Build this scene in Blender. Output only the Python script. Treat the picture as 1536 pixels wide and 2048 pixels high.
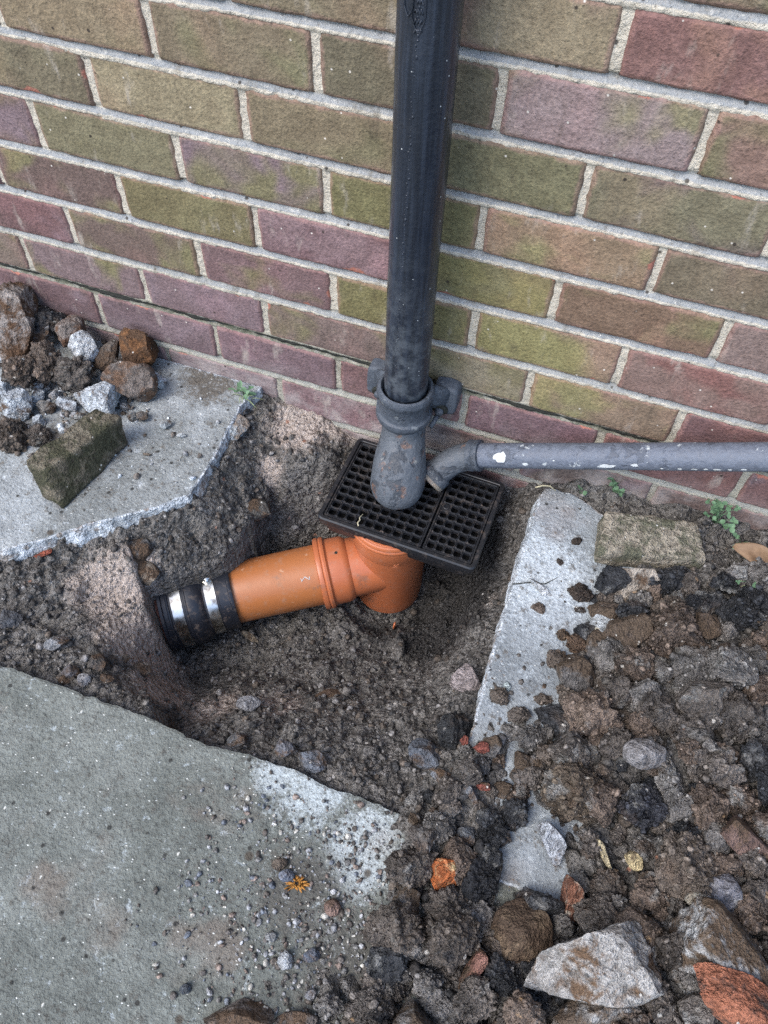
import bpy, bmesh, math, random
import numpy as np
from mathutils import Vector, Matrix, Quaternion

for o in list(bpy.data.objects): bpy.data.objects.remove(o)
SC = bpy.context.scene
COL = SC.collection
R = math.radians

# ------------------------------------------------------------------ camera, sky, sun, exposure
CAM = np.array([0.6176, -0.8958, 1.0285]); FPX = 1600.0
CR = np.array([[0.941, 0.3377, 0.0223], [0.2889, -0.7673, -0.5725], [-0.1762, 0.5451, -0.8196]])
cd = bpy.data.cameras.new('camera'); cam = bpy.data.objects.new('camera', cd); COL.objects.link(cam)
_x = Vector(CR[0]).normalized(); _z = (-Vector(CR[2])).normalized(); _y = _z.cross(_x).normalized(); _x = _y.cross(_z)
cam.matrix_world = Matrix(((_x.x, _y.x, _z.x, CAM[0]), (_x.y, _y.y, _z.y, CAM[1]), (_x.z, _y.z, _z.z, CAM[2]), (0, 0, 0, 1)))
cd.sensor_width = 36; cd.sensor_fit = 'AUTO'; cd.lens = FPX / 2048 * 36; cd.clip_start = 0.02; cd.clip_end = 200
SC.camera = cam

SUN_EL, SUN_AZ = R(52), R(215)      # azimuth measured clockwise from +y
w = bpy.data.worlds.new('World'); SC.world = w; w.use_nodes = True
nt = w.node_tree; bgn = nt.nodes['Background']
sky = nt.nodes.new('ShaderNodeTexSky'); sky.sky_type = 'NISHITA'; sky.sun_disc = False
sky.sun_elevation = SUN_EL; sky.sun_rotation = SUN_AZ; sky.air_density = 1.0; sky.dust_density = 2.0; sky.ozone_density = 1.0
nt.links.new(sky.outputs[0], bgn.inputs[0]); bgn.inputs[1].default_value = 0.148
sd = bpy.data.lights.new('sun', 'SUN'); sd.energy = 0.75; sd.angle = R(30); sd.color = (1.0, 0.97, 0.93)
sun = bpy.data.objects.new('sun', sd); COL.objects.link(sun)
sdir = Vector((math.sin(SUN_AZ) * math.cos(SUN_EL), math.cos(SUN_AZ) * math.cos(SUN_EL), math.sin(SUN_EL)))
sun.rotation_euler = sdir.to_track_quat('Z', 'Y').to_euler(); sun.location = (0, -3, 4)
SC.view_settings.view_transform = 'Standard'; SC.view_settings.look = 'None'
SC.view_settings.exposure = 1.62; SC.view_settings.gamma = 1.0; SC.view_settings.use_curve_mapping = False

SC.cycles.use_denoising = False; SC.cycles.max_bounces = 5; SC.cycles.diffuse_bounces = 3; SC.cycles.glossy_bounces = 3; SC.cycles.caustics_reflective = False; SC.cycles.caustics_refractive = False

# ------------------------------------------------------------------ helpers
def gp(px, py, z):
    """photo pixel -> point at height z (used to take measurements on the ground)"""
    d = np.array([(px - 768) / FPX, (py - 1024) / FPX, 1.0]) @ CR
    return CAM + d * (z - CAM[2]) / d[2]
def wp(px, py, y):
    d = np.array([(px - 768) / FPX, (py - 1024) / FPX, 1.0]) @ CR
    return CAM + d * (y - CAM[1]) / d[1]
def scale_at(p):                       # metres per photo pixel at point p
    return float(((np.asarray(p) - CAM) @ CR[2]) / FPX)

_rs = np.random.RandomState(7)
_perm = np.concatenate([_rs.permutation(512)] * 2).astype(np.int64)
_g = _rs.normal(size=(512, 3)); _g /= np.linalg.norm(_g, axis=1)[:, None]
def perlin(p):
    p = np.asarray(p, float); i = np.floor(p).astype(np.int64); f = p - i
    u = f * f * f * (f * (f * 6 - 15) + 10); i &= 511
    out = 0
    for dx in (0, 1):
        wx = u[:, 0] if dx else 1 - u[:, 0]
        for dy in (0, 1):
            wy = u[:, 1] if dy else 1 - u[:, 1]
            for dz in (0, 1):
                wz = u[:, 2] if dz else 1 - u[:, 2]
                h = _perm[(_perm[(_perm[(i[:, 0] + dx) & 511] + i[:, 1] + dy) & 511] + i[:, 2] + dz) & 511]
                g = _g[h]
                out = out + wx * wy * wz * (g[:, 0] * (f[:, 0] - dx) + g[:, 1] * (f[:, 1] - dy) + g[:, 2] * (f[:, 2] - dz))
    return out * 1.5
def fbm(p, oct=4, gain=.5, lac=2.03):
    p = np.asarray(p, float); a = 1; s = 0
    for k in range(oct):
        s = s + a * perlin(p + 17.3 * k); p = p * lac; a *= gain
    return s
def noise1(*c): return float(perlin(np.array([c], float))[0])

def link_mesh(name, verts, faces, mat=None, parent=None, smooth=True, attrs=None, mats=None, fmat=None):
    me = bpy.data.meshes.new(name)
    verts = np.asarray(verts, np.float32)
    if isinstance(faces, np.ndarray):
        n, k = faces.shape
        me.vertices.add(len(verts)); me.vertices.foreach_set('co', verts.ravel())
        me.loops.add(n * k); me.loops.foreach_set('vertex_index', faces.astype(np.int32).ravel())
        me.polygons.add(n); me.polygons.foreach_set('loop_start', np.arange(0, n * k, k, dtype=np.int32))
        me.polygons.foreach_set('loop_total', np.full(n, k, np.int32))
        me.update(calc_edges=True); me.validate()
    else:
        me.from_pydata([tuple(map(float, v)) for v in verts], [], [tuple(f) for f in faces]); me.update()
    if smooth: me.polygons.foreach_set('use_smooth', np.ones(len(me.polygons), bool))
    for nme, arr in (attrs or {}).items():
        arr = np.asarray(arr, np.float32)
        if arr.ndim == 1:
            at = me.attributes.new(nme, 'FLOAT', 'POINT'); at.data.foreach_set('value', arr)
        else:
            at = me.attributes.new(nme, 'FLOAT_COLOR', 'POINT')
            if arr.shape[1] == 3: arr = np.concatenate([arr, np.ones((len(arr), 1), np.float32)], 1)
            at.data.foreach_set('color', arr.ravel())
    if mats:
        for m in mats: me.materials.append(m)
        if fmat is not None: me.polygons.foreach_set('material_index', np.asarray(fmat, np.int32))
    elif mat: me.materials.append(mat)
    o = bpy.data.objects.new(name, me); COL.objects.link(o)
    if parent: o.parent = parent
    return o
def inst(name, me, parent=None):
    o = bpy.data.objects.new(name, me); COL.objects.link(o)
    if parent: o.parent = parent
    return o
def tag(o, label=None, cat=None, group=None, kind=None):
    if label: o['label'] = label
    if cat: o['category'] = cat
    if group: o['group'] = group
    if kind: o['kind'] = kind
    return o
def empty(name, loc, label=None, cat=None, group=None):
    o = bpy.data.objects.new(name, None); COL.objects.link(o); o.location = tuple(loc); o.empty_display_size = .02
    return tag(o, label, cat, group)
def put(o, parent):                    # parent a mesh given in world coordinates to an empty without rotation
    o.parent = parent; o.location = -parent.location
    return o
def frame_from(d, up=(0, 0, 1)):
    d = np.asarray(d, float); d = d / np.linalg.norm(d); u = np.asarray(up, float)
    if abs(d @ u) > .97: u = np.array([0, 1., 0])
    a = np.cross(u, d); a /= np.linalg.norm(a); b = np.cross(d, a)
    return a, b, d
def sweep(name, path, radii, mat, parent=None, seg=40, cap0=True, cap1=True, squash=None, noise=0, up=(0, 0, 1), tangents=None, nscale=40):
    """tube through path; radii per point (a float or (ra, rb))"""
    path = [np.asarray(p, float) for p in path]; V = []; F = []; n = len(path)
    for i, p in enumerate(path):
        t = tangents[i] if tangents is not None else path[min(i + 1, n - 1)] - path[max(i - 1, 0)]
        a, b, _ = frame_from(t, up); r = radii[i]; ra, rb = (r if isinstance(r, (tuple, list)) else (r, r))
        for k in range(seg):
            th = 2 * math.pi * k / seg; V.append(p + a * ra * math.cos(th) + b * rb * math.sin(th))
    for i in range(n - 1):
        for k in range(seg):
            F.append((i * seg + k, i * seg + (k + 1) % seg, (i + 1) * seg + (k + 1) % seg, (i + 1) * seg + k))
    V = np.array(V)
    if noise:
        c = np.repeat(np.array(path), seg, 0); dn = V - c; l = np.linalg.norm(dn, axis=1)[:, None] + 1e-9
        V = V + dn / l * (fbm(V * nscale, 3) * noise)[:, None]
    if cap0: F.append(tuple(range(seg - 1, -1, -1)))
    if cap1: F.append(tuple((n - 1) * seg + k for k in range(seg)))
    o = link_mesh(name, V, F, mat)
    if parent: put(o, parent)
    return o
def lathe(name, origin, axis, prof, mat, parent=None, seg=56, up=(0, 0, 1), noise=0, close=False):
    """prof: (r, t) pairs, t along axis"""
    o_ = np.asarray(origin, float); a, b, d = frame_from(axis, up); V = []; F = []; n = len(prof)
    for r, t in prof:
        for k in range(seg):
            th = 2 * math.pi * k / seg; V.append(o_ + d * t + (a * math.cos(th) + b * math.sin(th)) * r)
    m = n if close else n - 1
    for i in range(m):
        j = (i + 1) % n
        for k in range(seg): F.append((i * seg + k, i * seg + (k + 1) % seg, j * seg + (k + 1) % seg, j * seg + k))
    V = np.array(V)
    if noise: V = V + fbm(V * 60, 3)[:, None] * noise * (V - o_) / (np.linalg.norm(V - o_, axis=1)[:, None] + 1e-9)
    ob = link_mesh(name, V, F, mat)
    sharp_bevel(ob)
    if parent: put(ob, parent)
    return ob
def sharp_bevel(o, ang=35):
    me = o.data; bm = bmesh.new(); bm.from_mesh(me)
    for e in bm.edges:
        if len(e.link_faces) == 2 and e.calc_face_angle(0) > R(ang): e.smooth = False
    bm.to_mesh(me); bm.free()

# ------------------------------------------------------------------ materials
KF = 1.0
def S(r, g, b, k=1.0):
    f = lambda c: ((c / 255 + .055) / 1.055) ** 2.4 if c > 10 else c / 255 / 12.92
    return (min(f(r) * k * KF, .9), min(f(g) * k * KF, .9), min(f(b) * k * KF, .9), 1)
class M:
    def __init__(s, name, rough=.8, spec=.3):
        s.m = bpy.data.materials.new(name); s.m.use_nodes = True; s.t = s.m.node_tree
        s.b = s.t.nodes['Principled BSDF']; s.b.inputs['Roughness'].default_value = rough
        s.b.inputs['Specular IOR Level'].default_value = spec
        s.geo = s.t.nodes.new('ShaderNodeNewGeometry'); s.pos = s.geo.outputs['Position']
    def n(s, kind, **kw):
        nd = s.t.nodes.new(kind)
        for k, v in kw.items(): setattr(nd, k, v)
        return nd
    def set(s, sock, v):
        if hasattr(v, 'is_output') or isinstance(v, bpy.types.NodeSocket): s.t.links.new(v, sock)
        else:
            try: sock.default_value = v
            except Exception: sock.default_value = tuple(v)[:3]
    def noise(s, scale, detail=3, rough=.55, vec=None, dist=0):
        nd = s.n('ShaderNodeTexNoise'); s.set(nd.inputs['Vector'], vec or s.pos); nd.inputs['Scale'].default_value = scale
        nd.inputs['Detail'].default_value = detail; nd.inputs['Roughness'].default_value = rough; nd.inputs['Distortion'].default_value = dist
        return nd.outputs['Fac']
    def voro(s, scale, feature='F1', out='Distance', vec=None, rnd=1):
        nd = s.n('ShaderNodeTexVoronoi'); nd.feature = feature; s.set(nd.inputs['Vector'], vec or s.pos); nd.inputs['Scale'].default_value = scale
        nd.inputs['Randomness'].default_value = rnd
        return nd.outputs[out]
    def ramp(s, fac, lo, hi, a=0.0, b=1.0):
        nd = s.n('ShaderNodeMapRange'); nd.clamp = True; nd.interpolation_type = 'SMOOTHSTEP'
        s.set(nd.inputs['Value'], fac)
        for k, v in (('From Min', lo), ('From Max', hi), ('To Min', a), ('To Max', b)): nd.inputs[k].default_value = v
        return nd.outputs['Result']
    def math(s, op, a, b=0.0):
        nd = s.n('ShaderNodeMath', operation=op); s.set(nd.inputs[0], a); s.set(nd.inputs[1], b); return nd.outputs[0]
    def mix(s, fac, a, b, mode='MIX'):
        nd = s.n('ShaderNodeMix', data_type='RGBA', blend_type=mode); nd.clamp_factor = True
        s.set(nd.inputs[0], fac); s.set(nd.inputs[6], a); s.set(nd.inputs[7], b); return nd.outputs[2]
    def attr(s, name, typ='GEOMETRY', out='Fac'):
        nd = s.n('ShaderNodeAttribute'); nd.attribute_name = name; nd.attribute_type = typ; return nd.outputs[out]
    def objinfo(s, out): return s.n('ShaderNodeObjectInfo').outputs[out]
    def vec(s, kind='Object'): return s.n('ShaderNodeTexCoord').outputs[kind]
    def off(s, vec, val, k=37.0):
        nd = s.n('ShaderNodeVectorMath', operation='ADD'); s.set(nd.inputs[0], vec)
        c = s.n('ShaderNodeCombineXYZ')
        for i, q in enumerate((1, 1.7, 2.3)): s.set(c.inputs[i], s.math('MULTIPLY', val, k * q))
        s.t.links.new(c.outputs[0], nd.inputs[1]); return nd.outputs[0]
    def scl(s, vec, v):
        nd = s.n('ShaderNodeVectorMath', operation='MULTIPLY'); s.set(nd.inputs[0], vec); nd.inputs[1].default_value = v; return nd.outputs[0]
    def speck(s, scale, size, prob, vec=None):
        nd = s.n('ShaderNodeTexVoronoi'); s.set(nd.inputs['Vector'], vec or s.pos); nd.inputs['Scale'].default_value = scale
        sp = s.n('ShaderNodeSeparateColor'); s.t.links.new(nd.outputs['Color'], sp.inputs[0])
        return s.math('MULTIPLY', s.ramp(nd.outputs['Distance'], size * .6, size * 1.2, .9, 0), s.math('LESS_THAN', sp.outputs[0], prob))
    def bump(s, h, dist=.002, strength=1.0, prev=None):
        nd = s.n('ShaderNodeBump'); nd.inputs['Distance'].default_value = dist; nd.inputs['Strength'].default_value = strength
        s.set(nd.inputs['Height'], h)
        if prev: s.t.links.new(prev, nd.inputs['Normal'])
        return nd.outputs[0]
    def out(s, col=None, rough=None, normal=None, metal=None, **kw):
        if col is not None: s.set(s.b.inputs['Base Color'], col)
        if rough is not None: s.set(s.b.inputs['Roughness'], rough)
        if normal is not None: s.t.links.new(normal, s.b.inputs['Normal'])
        if metal is not None: s.set(s.b.inputs['Metallic'], metal)
        return s.m

def mat_brick():
    m = M('fired_brick', .85, .25)
    rnd = m.objinfo('Random'); v = m.off(m.pos, rnd, 3.1)
    base = m.objinfo('Color'); p2 = m.attr('patch_colour', 'OBJECT', 'Color'); amt = m.attr('patch_amount', 'OBJECT', 'Fac')
    big = m.noise(11, 2, .5, v, .5)
    mask = m.ramp(m.math('ADD', big, m.math('MULTIPLY', amt, .34)), .57, .76)
    c = m.mix(mask, base, p2)
    c = m.mix(m.ramp(m.noise(8, 2, .5, m.off(v, rnd, 7)), .5, .7, 0, .5), c, m.mix(1, c, (1.4, 1.22, 1.25, 1), 'MULTIPLY'))
    mot = m.noise(38, 4, .7, v)
    rim = m.attr('rim')
    c = m.mix(m.math('MULTIPLY', m.ramp(m.math('ADD', rim, m.math('MULTIPLY', mot, 1.1)), .9, 1.3), .42), c, S(138, 106, 100))
    c = m.mix(m.ramp(mot, .36, .66, .5, 0), c, m.mix(1, c, (.58, .55, .53, 1), 'MULTIPLY'))
    grain = m.noise(210, 2, .75)
    c = m.mix(m.ramp(grain, .46, .66, 0, .5), c, m.mix(1, c, (1.6, 1.56, 1.5, 1), 'MULTIPLY'))
    c = m.mix(m.ramp(grain, .3, .45, .5, 0), c, m.mix(1, c, (.45, .43, .42, 1), 'MULTIPLY'))
    chip = m.attr('chip')
    c = m.mix(m.ramp(m.math('ADD', chip, m.math('MULTIPLY', m.noise(110, 3, .7), .7)), .72, .9), c, S(150, 100, 86))
    sep = m.n('ShaderNodeSeparateXYZ'); m.t.links.new(m.pos, sep.inputs[0])
    low = m.ramp(sep.outputs[2], -.07, .05, 1, 0)
    c = m.mix(m.math('MULTIPLY', m.math('MULTIPLY', low, m.ramp(m.noise(14, 4, .6), .4, .66)), .6), c, S(170, 164, 160))
    # lime wash and soot that run across bricks and joints alike
    st = m.noise(1, 4, .65, m.scl(m.pos, (26, 26, 9)))
    c = m.mix(m.ramp(st, .58, .74, 0, .5), c, S(168, 160, 150)); c = m.mix(m.ramp(st, .28, .42, .45, 0), c, S(60, 54, 46))
    c = m.mix(m.speck(85, .13, .08, v), c, S(196, 190, 180)); c = m.mix(m.speck(55, .14, .14, m.off(v, rnd, 9)), c, S(48, 42, 38))
    h = m.math('ADD', m.math('MULTIPLY', grain, .8), m.math('MULTIPLY', mot, 1.4))
    return m.out(c, None, m.bump(h, .0022, 1))

def mat_mortar():
    m = M('lime_mortar', .92, .2)
    n1 = m.noise(30, 4, .7); n2 = m.noise(190, 3, .75)
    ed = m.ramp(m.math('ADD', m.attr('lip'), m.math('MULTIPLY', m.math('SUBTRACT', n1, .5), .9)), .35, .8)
    c = m.mix(ed, m.mix(n1, S(120, 123, 124), S(156, 158, 158)), m.mix(n1, S(156, 150, 137), S(198, 191, 176)))  # cool grey of the sky-lit recess is put into the colour; edges cream
    c = m.mix(m.ramp(n2, .28, .44, .7, 0), c, S(100, 96, 90))
    c = m.mix(m.ramp(n2, .58, .72, 0, .45), c, S(222, 218, 206))
    c = m.mix(m.speck(70, .2, .16), c, S(60, 56, 52))
    sep = m.n('ShaderNodeSeparateXYZ'); m.t.links.new(m.pos, sep.inputs[0])
    low = m.ramp(sep.outputs[2], .0, .26, 1, 0)
    c = m.mix(m.math('MULTIPLY', low, .6), c, m.mix(n1, S(120, 120, 106), S(158, 156, 144)))
    st = m.noise(1, 4, .65, m.scl(m.pos, (26, 26, 9)))
    c = m.mix(m.ramp(st, .28, .44, .6, 0), c, S(92, 86, 74))
    c = m.mix(m.math('MULTIPLY', m.attr('damp'), m.ramp(n1, .3, .6)), c, S(66, 70, 56))
    return m.out(c, None, m.bump(m.math('ADD', n2, m.math('MULTIPLY', m.noise(70, 3), 1.0)), .0038, 1))

def mat_upper():
    m = M('brickwork_above', .9, .2)
    v = m.n('ShaderNodeCombineXYZ'); sp = m.n('ShaderNodeSeparateXYZ'); m.t.links.new(m.pos, sp.inputs[0])
    m.t.links.new(sp.outputs[0], v.inputs[0]); m.t.links.new(sp.outputs[2], v.inputs[1])
    b = m.n('ShaderNodeTexBrick'); m.t.links.new(v.outputs[0], b.inputs['Vector'])
    b.inputs['Scale'].default_value = 1; b.inputs['Brick Width'].default_value = .225; b.inputs['Row Height'].default_value = .085
    b.inputs['Mortar Size'].default_value = .006; b.inputs['Color1'].default_value = S(118, 104, 82); b.inputs['Color2'].default_value = S(112, 86, 80)
    b.inputs['Mortar'].default_value = S(170, 166, 152)
    return m.out(b.outputs['Color'], None, m.bump(m.noise(300, 4), .001, .8))

def mat_soil():
    m = M('wet_soil', .8, .35)
    n1 = m.noise(14, 4, .62, None, .3); n2 = m.noise(60, 4, .7); n3 = m.noise(190, 2, .75)
    c = m.mix(m.ramp(n1, .35, .65), S(76, 73, 69), S(110, 107, 102))
    c = m.mix(m.ramp(n2, .45, .68, 0, .85), c, S(126, 123, 119))
    c = m.mix(m.ramp(n3, .32, .5, .85, 0), c, S(38, 37, 35))
    c = m.mix(m.ramp(n3, .56, .7, 0, .55), c, S(150, 148, 144))
    sand = m.attr('sand'); wet_gapshade = m.attr('wet_gapshade'); brown = m.attr('brown')
    sm = m.ramp(m.math('ADD', sand, m.math('MULTIPLY', m.math('SUBTRACT', n2, .5), .8)), .22, .7)
    c = m.mix(sm, c, m.mix(m.ramp(n3, .3, .7), S(138, 126, 116), S(186, 174, 164)))
    bm_ = m.ramp(m.math('ADD', brown, m.math('MULTIPLY', m.math('SUBTRACT', n1, .5), 1.2)), .35, .8, 0, .7)
    c = m.mix(bm_, c, m.mix(n2, S(70, 58, 48), S(112, 94, 78)))
    wm = m.ramp(m.math('ADD', wet_gapshade, m.math('MULTIPLY', m.math('SUBTRACT', n1, .5), 1.1)), .35, .75)
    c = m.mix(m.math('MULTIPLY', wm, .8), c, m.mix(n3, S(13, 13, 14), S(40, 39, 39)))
    c = m.mix(m.speck(80, .2, .16), c, S(182, 178, 172)); c = m.mix(m.speck(42, .16, .1), c, S(160, 118, 98))
    h = m.math('SUBTRACT', m.math('ADD', m.math('MULTIPLY', n2, 1.6), m.math('MULTIPLY', n3, .9)), m.math('MULTIPLY', m.voro(95), .8))
    r = m.math('SUBTRACT', m.ramp(n2, .3, .7, .9, .68), m.math('MULTIPLY', wm, .34))
    return m.out(c, r, m.bump(h, .011, 1))

def mat_clay():
    m = M('clay_clod', .6, .45)
    rnd = m.objinfo('Random'); tint = m.objinfo('Color'); v = m.off(m.pos, rnd, 5)
    n1 = m.noise(24, 4, .65, v, .3); n2 = m.noise(75, 4, .7, v); n3 = m.noise(200, 2, .75, v)
    c = m.mix(m.ramp(n1, .34, .66), m.mix(1, tint, (.72, .71, .7, 1), 'MULTIPLY'), m.mix(1, tint, (1.75, 1.72, 1.7, 1), 'MULTIPLY'))
    c = m.mix(m.ramp(n2, .34, .5, .8, 0), c, m.mix(1, c, (.38, .37, .37, 1), 'MULTIPLY'))
    c = m.mix(m.ramp(m.noise(15, 3, .6, m.off(v, rnd, 11)), .55, .72, 0, .6), c, m.mix(n2, S(68, 55, 45), S(116, 97, 80)))
    c = m.mix(m.ramp(m.noise(19, 4, .65, m.off(v, rnd, 19)), .56, .68, 0, .8), c, m.mix(n3, S(96, 96, 94), S(168, 168, 164)))
    c = m.mix(m.ramp(m.noise(22, 3, .6, m.off(v, rnd, 23)), .6, .72, 0, .85), c, S(36, 38, 42))
    c = m.mix(m.ramp(n3, .3, .45, .7, 0), c, m.mix(1, c, (.4, .4, .4, 1), 'MULTIPLY')); c = m.mix(m.ramp(n3, .58, .7, 0, .5), c, m.mix(1, c, (1.8, 1.8, 1.8, 1), 'MULTIPLY'))
    c = m.mix(m.speck(70, .22, .14, v), c, S(196, 192, 184)); c = m.mix(m.speck(38, .16, .1, v), c, S(176, 148, 116))
    h = m.math('SUBTRACT', m.math('ADD', m.math('MULTIPLY', n2, 2.0), m.math('MULTIPLY', n3, .9)), m.math('MULTIPLY', m.voro(75, vec=v), .9))
    return m.out(c, m.ramp(n1, .35, .65, .32, .75), m.bump(h, .014, 1))

def mat_stone(name='broken_stone', pits=1.0):
    m = M(name, .85, .25)
    rnd = m.objinfo('Random'); tint = m.objinfo('Color'); t2 = m.attr('second_colour', 'OBJECT', 'Color'); am = m.attr('second_amount', 'OBJECT', 'Fac')
    v = m.off(m.pos, rnd, 5)
    n1 = m.noise(28, 4, .68, v, .4); n2 = m.noise(85, 4, .7, v); n3 = m.noise(210, 2, .75, v)
    c = m.mix(m.ramp(n2, .34, .66), m.mix(1, tint, (.5, .49, .48, 1), 'MULTIPLY'), m.mix(1, tint, (1.12, 1.12, 1.12, 1), 'MULTIPLY'))
    c = m.mix(m.ramp(m.math('ADD', n1, m.math('MULTIPLY', am, .5)), .56, .72), c, m.mix(n2, m.mix(1, t2, (.6, .6, .6, 1), 'MULTIPLY'), m.mix(1, t2, (1.4, 1.4, 1.4, 1), 'MULTIPLY')))
    c = m.mix(m.ramp(n3, .3, .46, .75, 0), c, m.mix(1, c, (.42, .42, .42, 1), 'MULTIPLY'))
    c = m.mix(m.speck(75, .22, .22, v), c, m.mix(1, tint, (.25, .25, .25, 1), 'MULTIPLY'))
    c = m.mix(m.speck(95, .16, .1, m.off(v, rnd, 3)), c, S(200, 198, 190))
    h = m.math('ADD', m.math('MULTIPLY', n2, 1.6), m.math('MULTIPLY', n3, .8))
    return m.out(c, None, m.bump(h, .010 * pits, 1))

def mat_crumb():
    m = M('crumbs', .78, .3)
    t = m.attr('tint', out='Color'); n2 = m.noise(180, 2, .7)
    c = m.mix(m.ramp(n2, .35, .65), m.mix(1, t, (.45, .45, .45, 1), 'MULTIPLY'), m.mix(1, t, (1.4, 1.4, 1.4, 1), 'MULTIPLY'))
    return m.out(c, None, m.bump(n2, .004, 1))

def mat_concrete(name, a, b, pale, dirt, palepos=None, dirtpos=None, specks=1.0):
    m = M(name, .88, .25)
    n1 = m.noise(6.5, 4, .6, None, .2); n2 = m.noise(32, 4, .72); n3 = m.noise(180, 2, .78)
    c = m.mix(m.ramp(n1, .35, .65), a, b)
    c = m.mix(m.ramp(n2, .4, .66, 0, .6), c, m.mix(1, c, (.66, .66, .66, 1), 'MULTIPLY'))
    def near(pos, rad):
        nd = m.n('ShaderNodeVectorMath', operation='DISTANCE'); m.set(nd.inputs[0], m.pos); nd.inputs[1].default_value = pos
        return m.ramp(nd.outputs['Value'], rad * .15, rad, 1, 0)
    tex = m.math('ADD', m.math('MULTIPLY', m.math('SUBTRACT', n2, .5), 1.3), m.math('MULTIPLY', m.math('SUBTRACT', n3, .5), 1.1))
    def zone(lst):
        w_ = None
        for (p_, r_) in lst:
            q = near(p_, r_); w_ = q if w_ is None else m.math('MAXIMUM', w_, q)
        return w_
    if palepos: c = m.mix(m.ramp(m.math('ADD', m.math('MULTIPLY', zone(palepos), .85), tex), .3, .95, 0, .8), c, pale)
    if dirtpos: c = m.mix(m.ramp(m.math('ADD', m.math('MULTIPLY', zone(dirtpos), .8), tex), .25, .75, 0, .9), c, m.mix(n3, m.mix(1, dirt, (.6, .6, .6, 1), 'MULTIPLY'), m.mix(1, dirt, (1.3, 1.3, 1.3, 1), 'MULTIPLY')))
    n4 = m.noise(58, 4, .78)
    c = m.mix(m.ramp(n4, .56, .68, 0, .75), c, dirt); c = m.mix(m.ramp(n4, .3, .42, .55, 0), c, pale)
    c = m.mix(m.ramp(m.noise(10, 3, .5), .6, .75, 0, .35), c, S(112, 94, 82))
    c = m.mix(m.ramp(n3, .3, .47, .6, 0), c, m.mix(1, c, (.55, .55, .55, 1), 'MULTIPLY')); c = m.mix(m.ramp(n3, .54, .7, 0, .6), c, m.mix(1, c, (1.45, 1.47, 1.47, 1), 'MULTIPLY'))
    c = m.mix(m.speck(120, .17, .16 * specks, m.scl(m.pos, (1, 1.9, 1))), c, S(206, 208, 202)); c = m.mix(m.speck(60, .2, .2 * specks), c, S(44, 44, 42))
    c = m.mix(m.speck(52, .14, .09 * specks, m.scl(m.pos, (1.7, 1, 1))), c, S(190, 190, 182)); c = m.mix(m.speck(20, .13, .16 * specks), c, S(70, 64, 56))
    h = m.math('ADD', m.math('MULTIPLY', n3, .8), m.math('MULTIPLY', n4, 1.2))
    return m.out(c, None, m.bump(h, .0036, 1))

def mat_fracture():
    m = M('fresh_broken_concrete', .9, .2)
    n = m.noise(45, 4, .75); n3 = m.noise(170, 2, .75)
    c = m.mix(m.ramp(n, .3, .7), S(118, 124, 128), S(204, 211, 216))
    c = m.mix(m.ramp(m.noise(24, 4, .7), .52, .66, 0, .75), c, S(122, 108, 96))
    c = m.mix(m.ramp(n3, .3, .48, .7, 0), c, S(90, 88, 86)); c = m.mix(m.speck(50, .25, .4), c, S(130, 122, 114))
    return m.out(c, None, m.bump(m.math('ADD', n, m.math('MULTIPLY', n3, .6)), .012, 1))

def mat_iron():
    m = M('black_painted_iron', .38, .5)
    st = m.noise(1, 4, .6, m.scl(m.pos, (140, 140, 5)))
    c = m.mix(m.ramp(st, .35, .7), S(25, 30, 38), S(42, 49, 60))
    sep = m.n('ShaderNodeSeparateXYZ'); m.t.links.new(m.pos, sep.inputs[0])
    low = m.ramp(sep.outputs[2], .13, .45, 1, 0)
    c = m.mix(m.math('MULTIPLY', low, m.ramp(m.noise(50, 5, .65), .4, .7)), c, S(76, 82, 88))
    c = m.mix(m.ramp(m.voro(60), .035, .06, .9, 0), c, S(190, 195, 195))
    c = m.mix(m.ramp(m.noise(40, 5, .7), .62, .72, 0, .5), c, S(24, 26, 30))
    h = m.math('ADD', m.math('MULTIPLY', st, .6), m.noise(130, 4, .6))
    r = m.math('ADD', m.ramp(m.noise(20, 4), .3, .7, .14, .36), m.math('MULTIPLY', low, .2))
    return m.out(c, r, m.bump(h, .0012, .8))

def mat_weathered(name, base, dark, pale, amount=.6, rust=0.0):
    m = M(name, .6, .4)
    n1 = m.noise(24, 5, .6, None, .3); n2 = m.noise(120, 5, .68)
    c = m.mix(m.ramp(n2, .35, .7), base, m.mix(1, base, (1.35, 1.35, 1.33, 1), 'MULTIPLY'))
    c = m.mix(m.ramp(n1, .56, .62, 0, amount), c, dark)
    c = m.mix(m.ramp(m.noise(34, 5, .7), .64, .68, 0, .9), c, pale)
    if rust: c = m.mix(m.ramp(m.noise(48, 5, .65), .57, .68, 0, rust), c, S(124, 92, 72))
    c = m.mix(m.ramp(m.voro(150), .06, .11, .7, 0), c, S(40, 42, 46))
    h = m.math('ADD', m.noise(150, 5, .65), m.math('MULTIPLY', m.ramp(n1, .55, .62), -.6))
    return m.out(c, m.ramp(n2, .3, .7, .36, .68), m.bump(h, .0022, .9))

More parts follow.
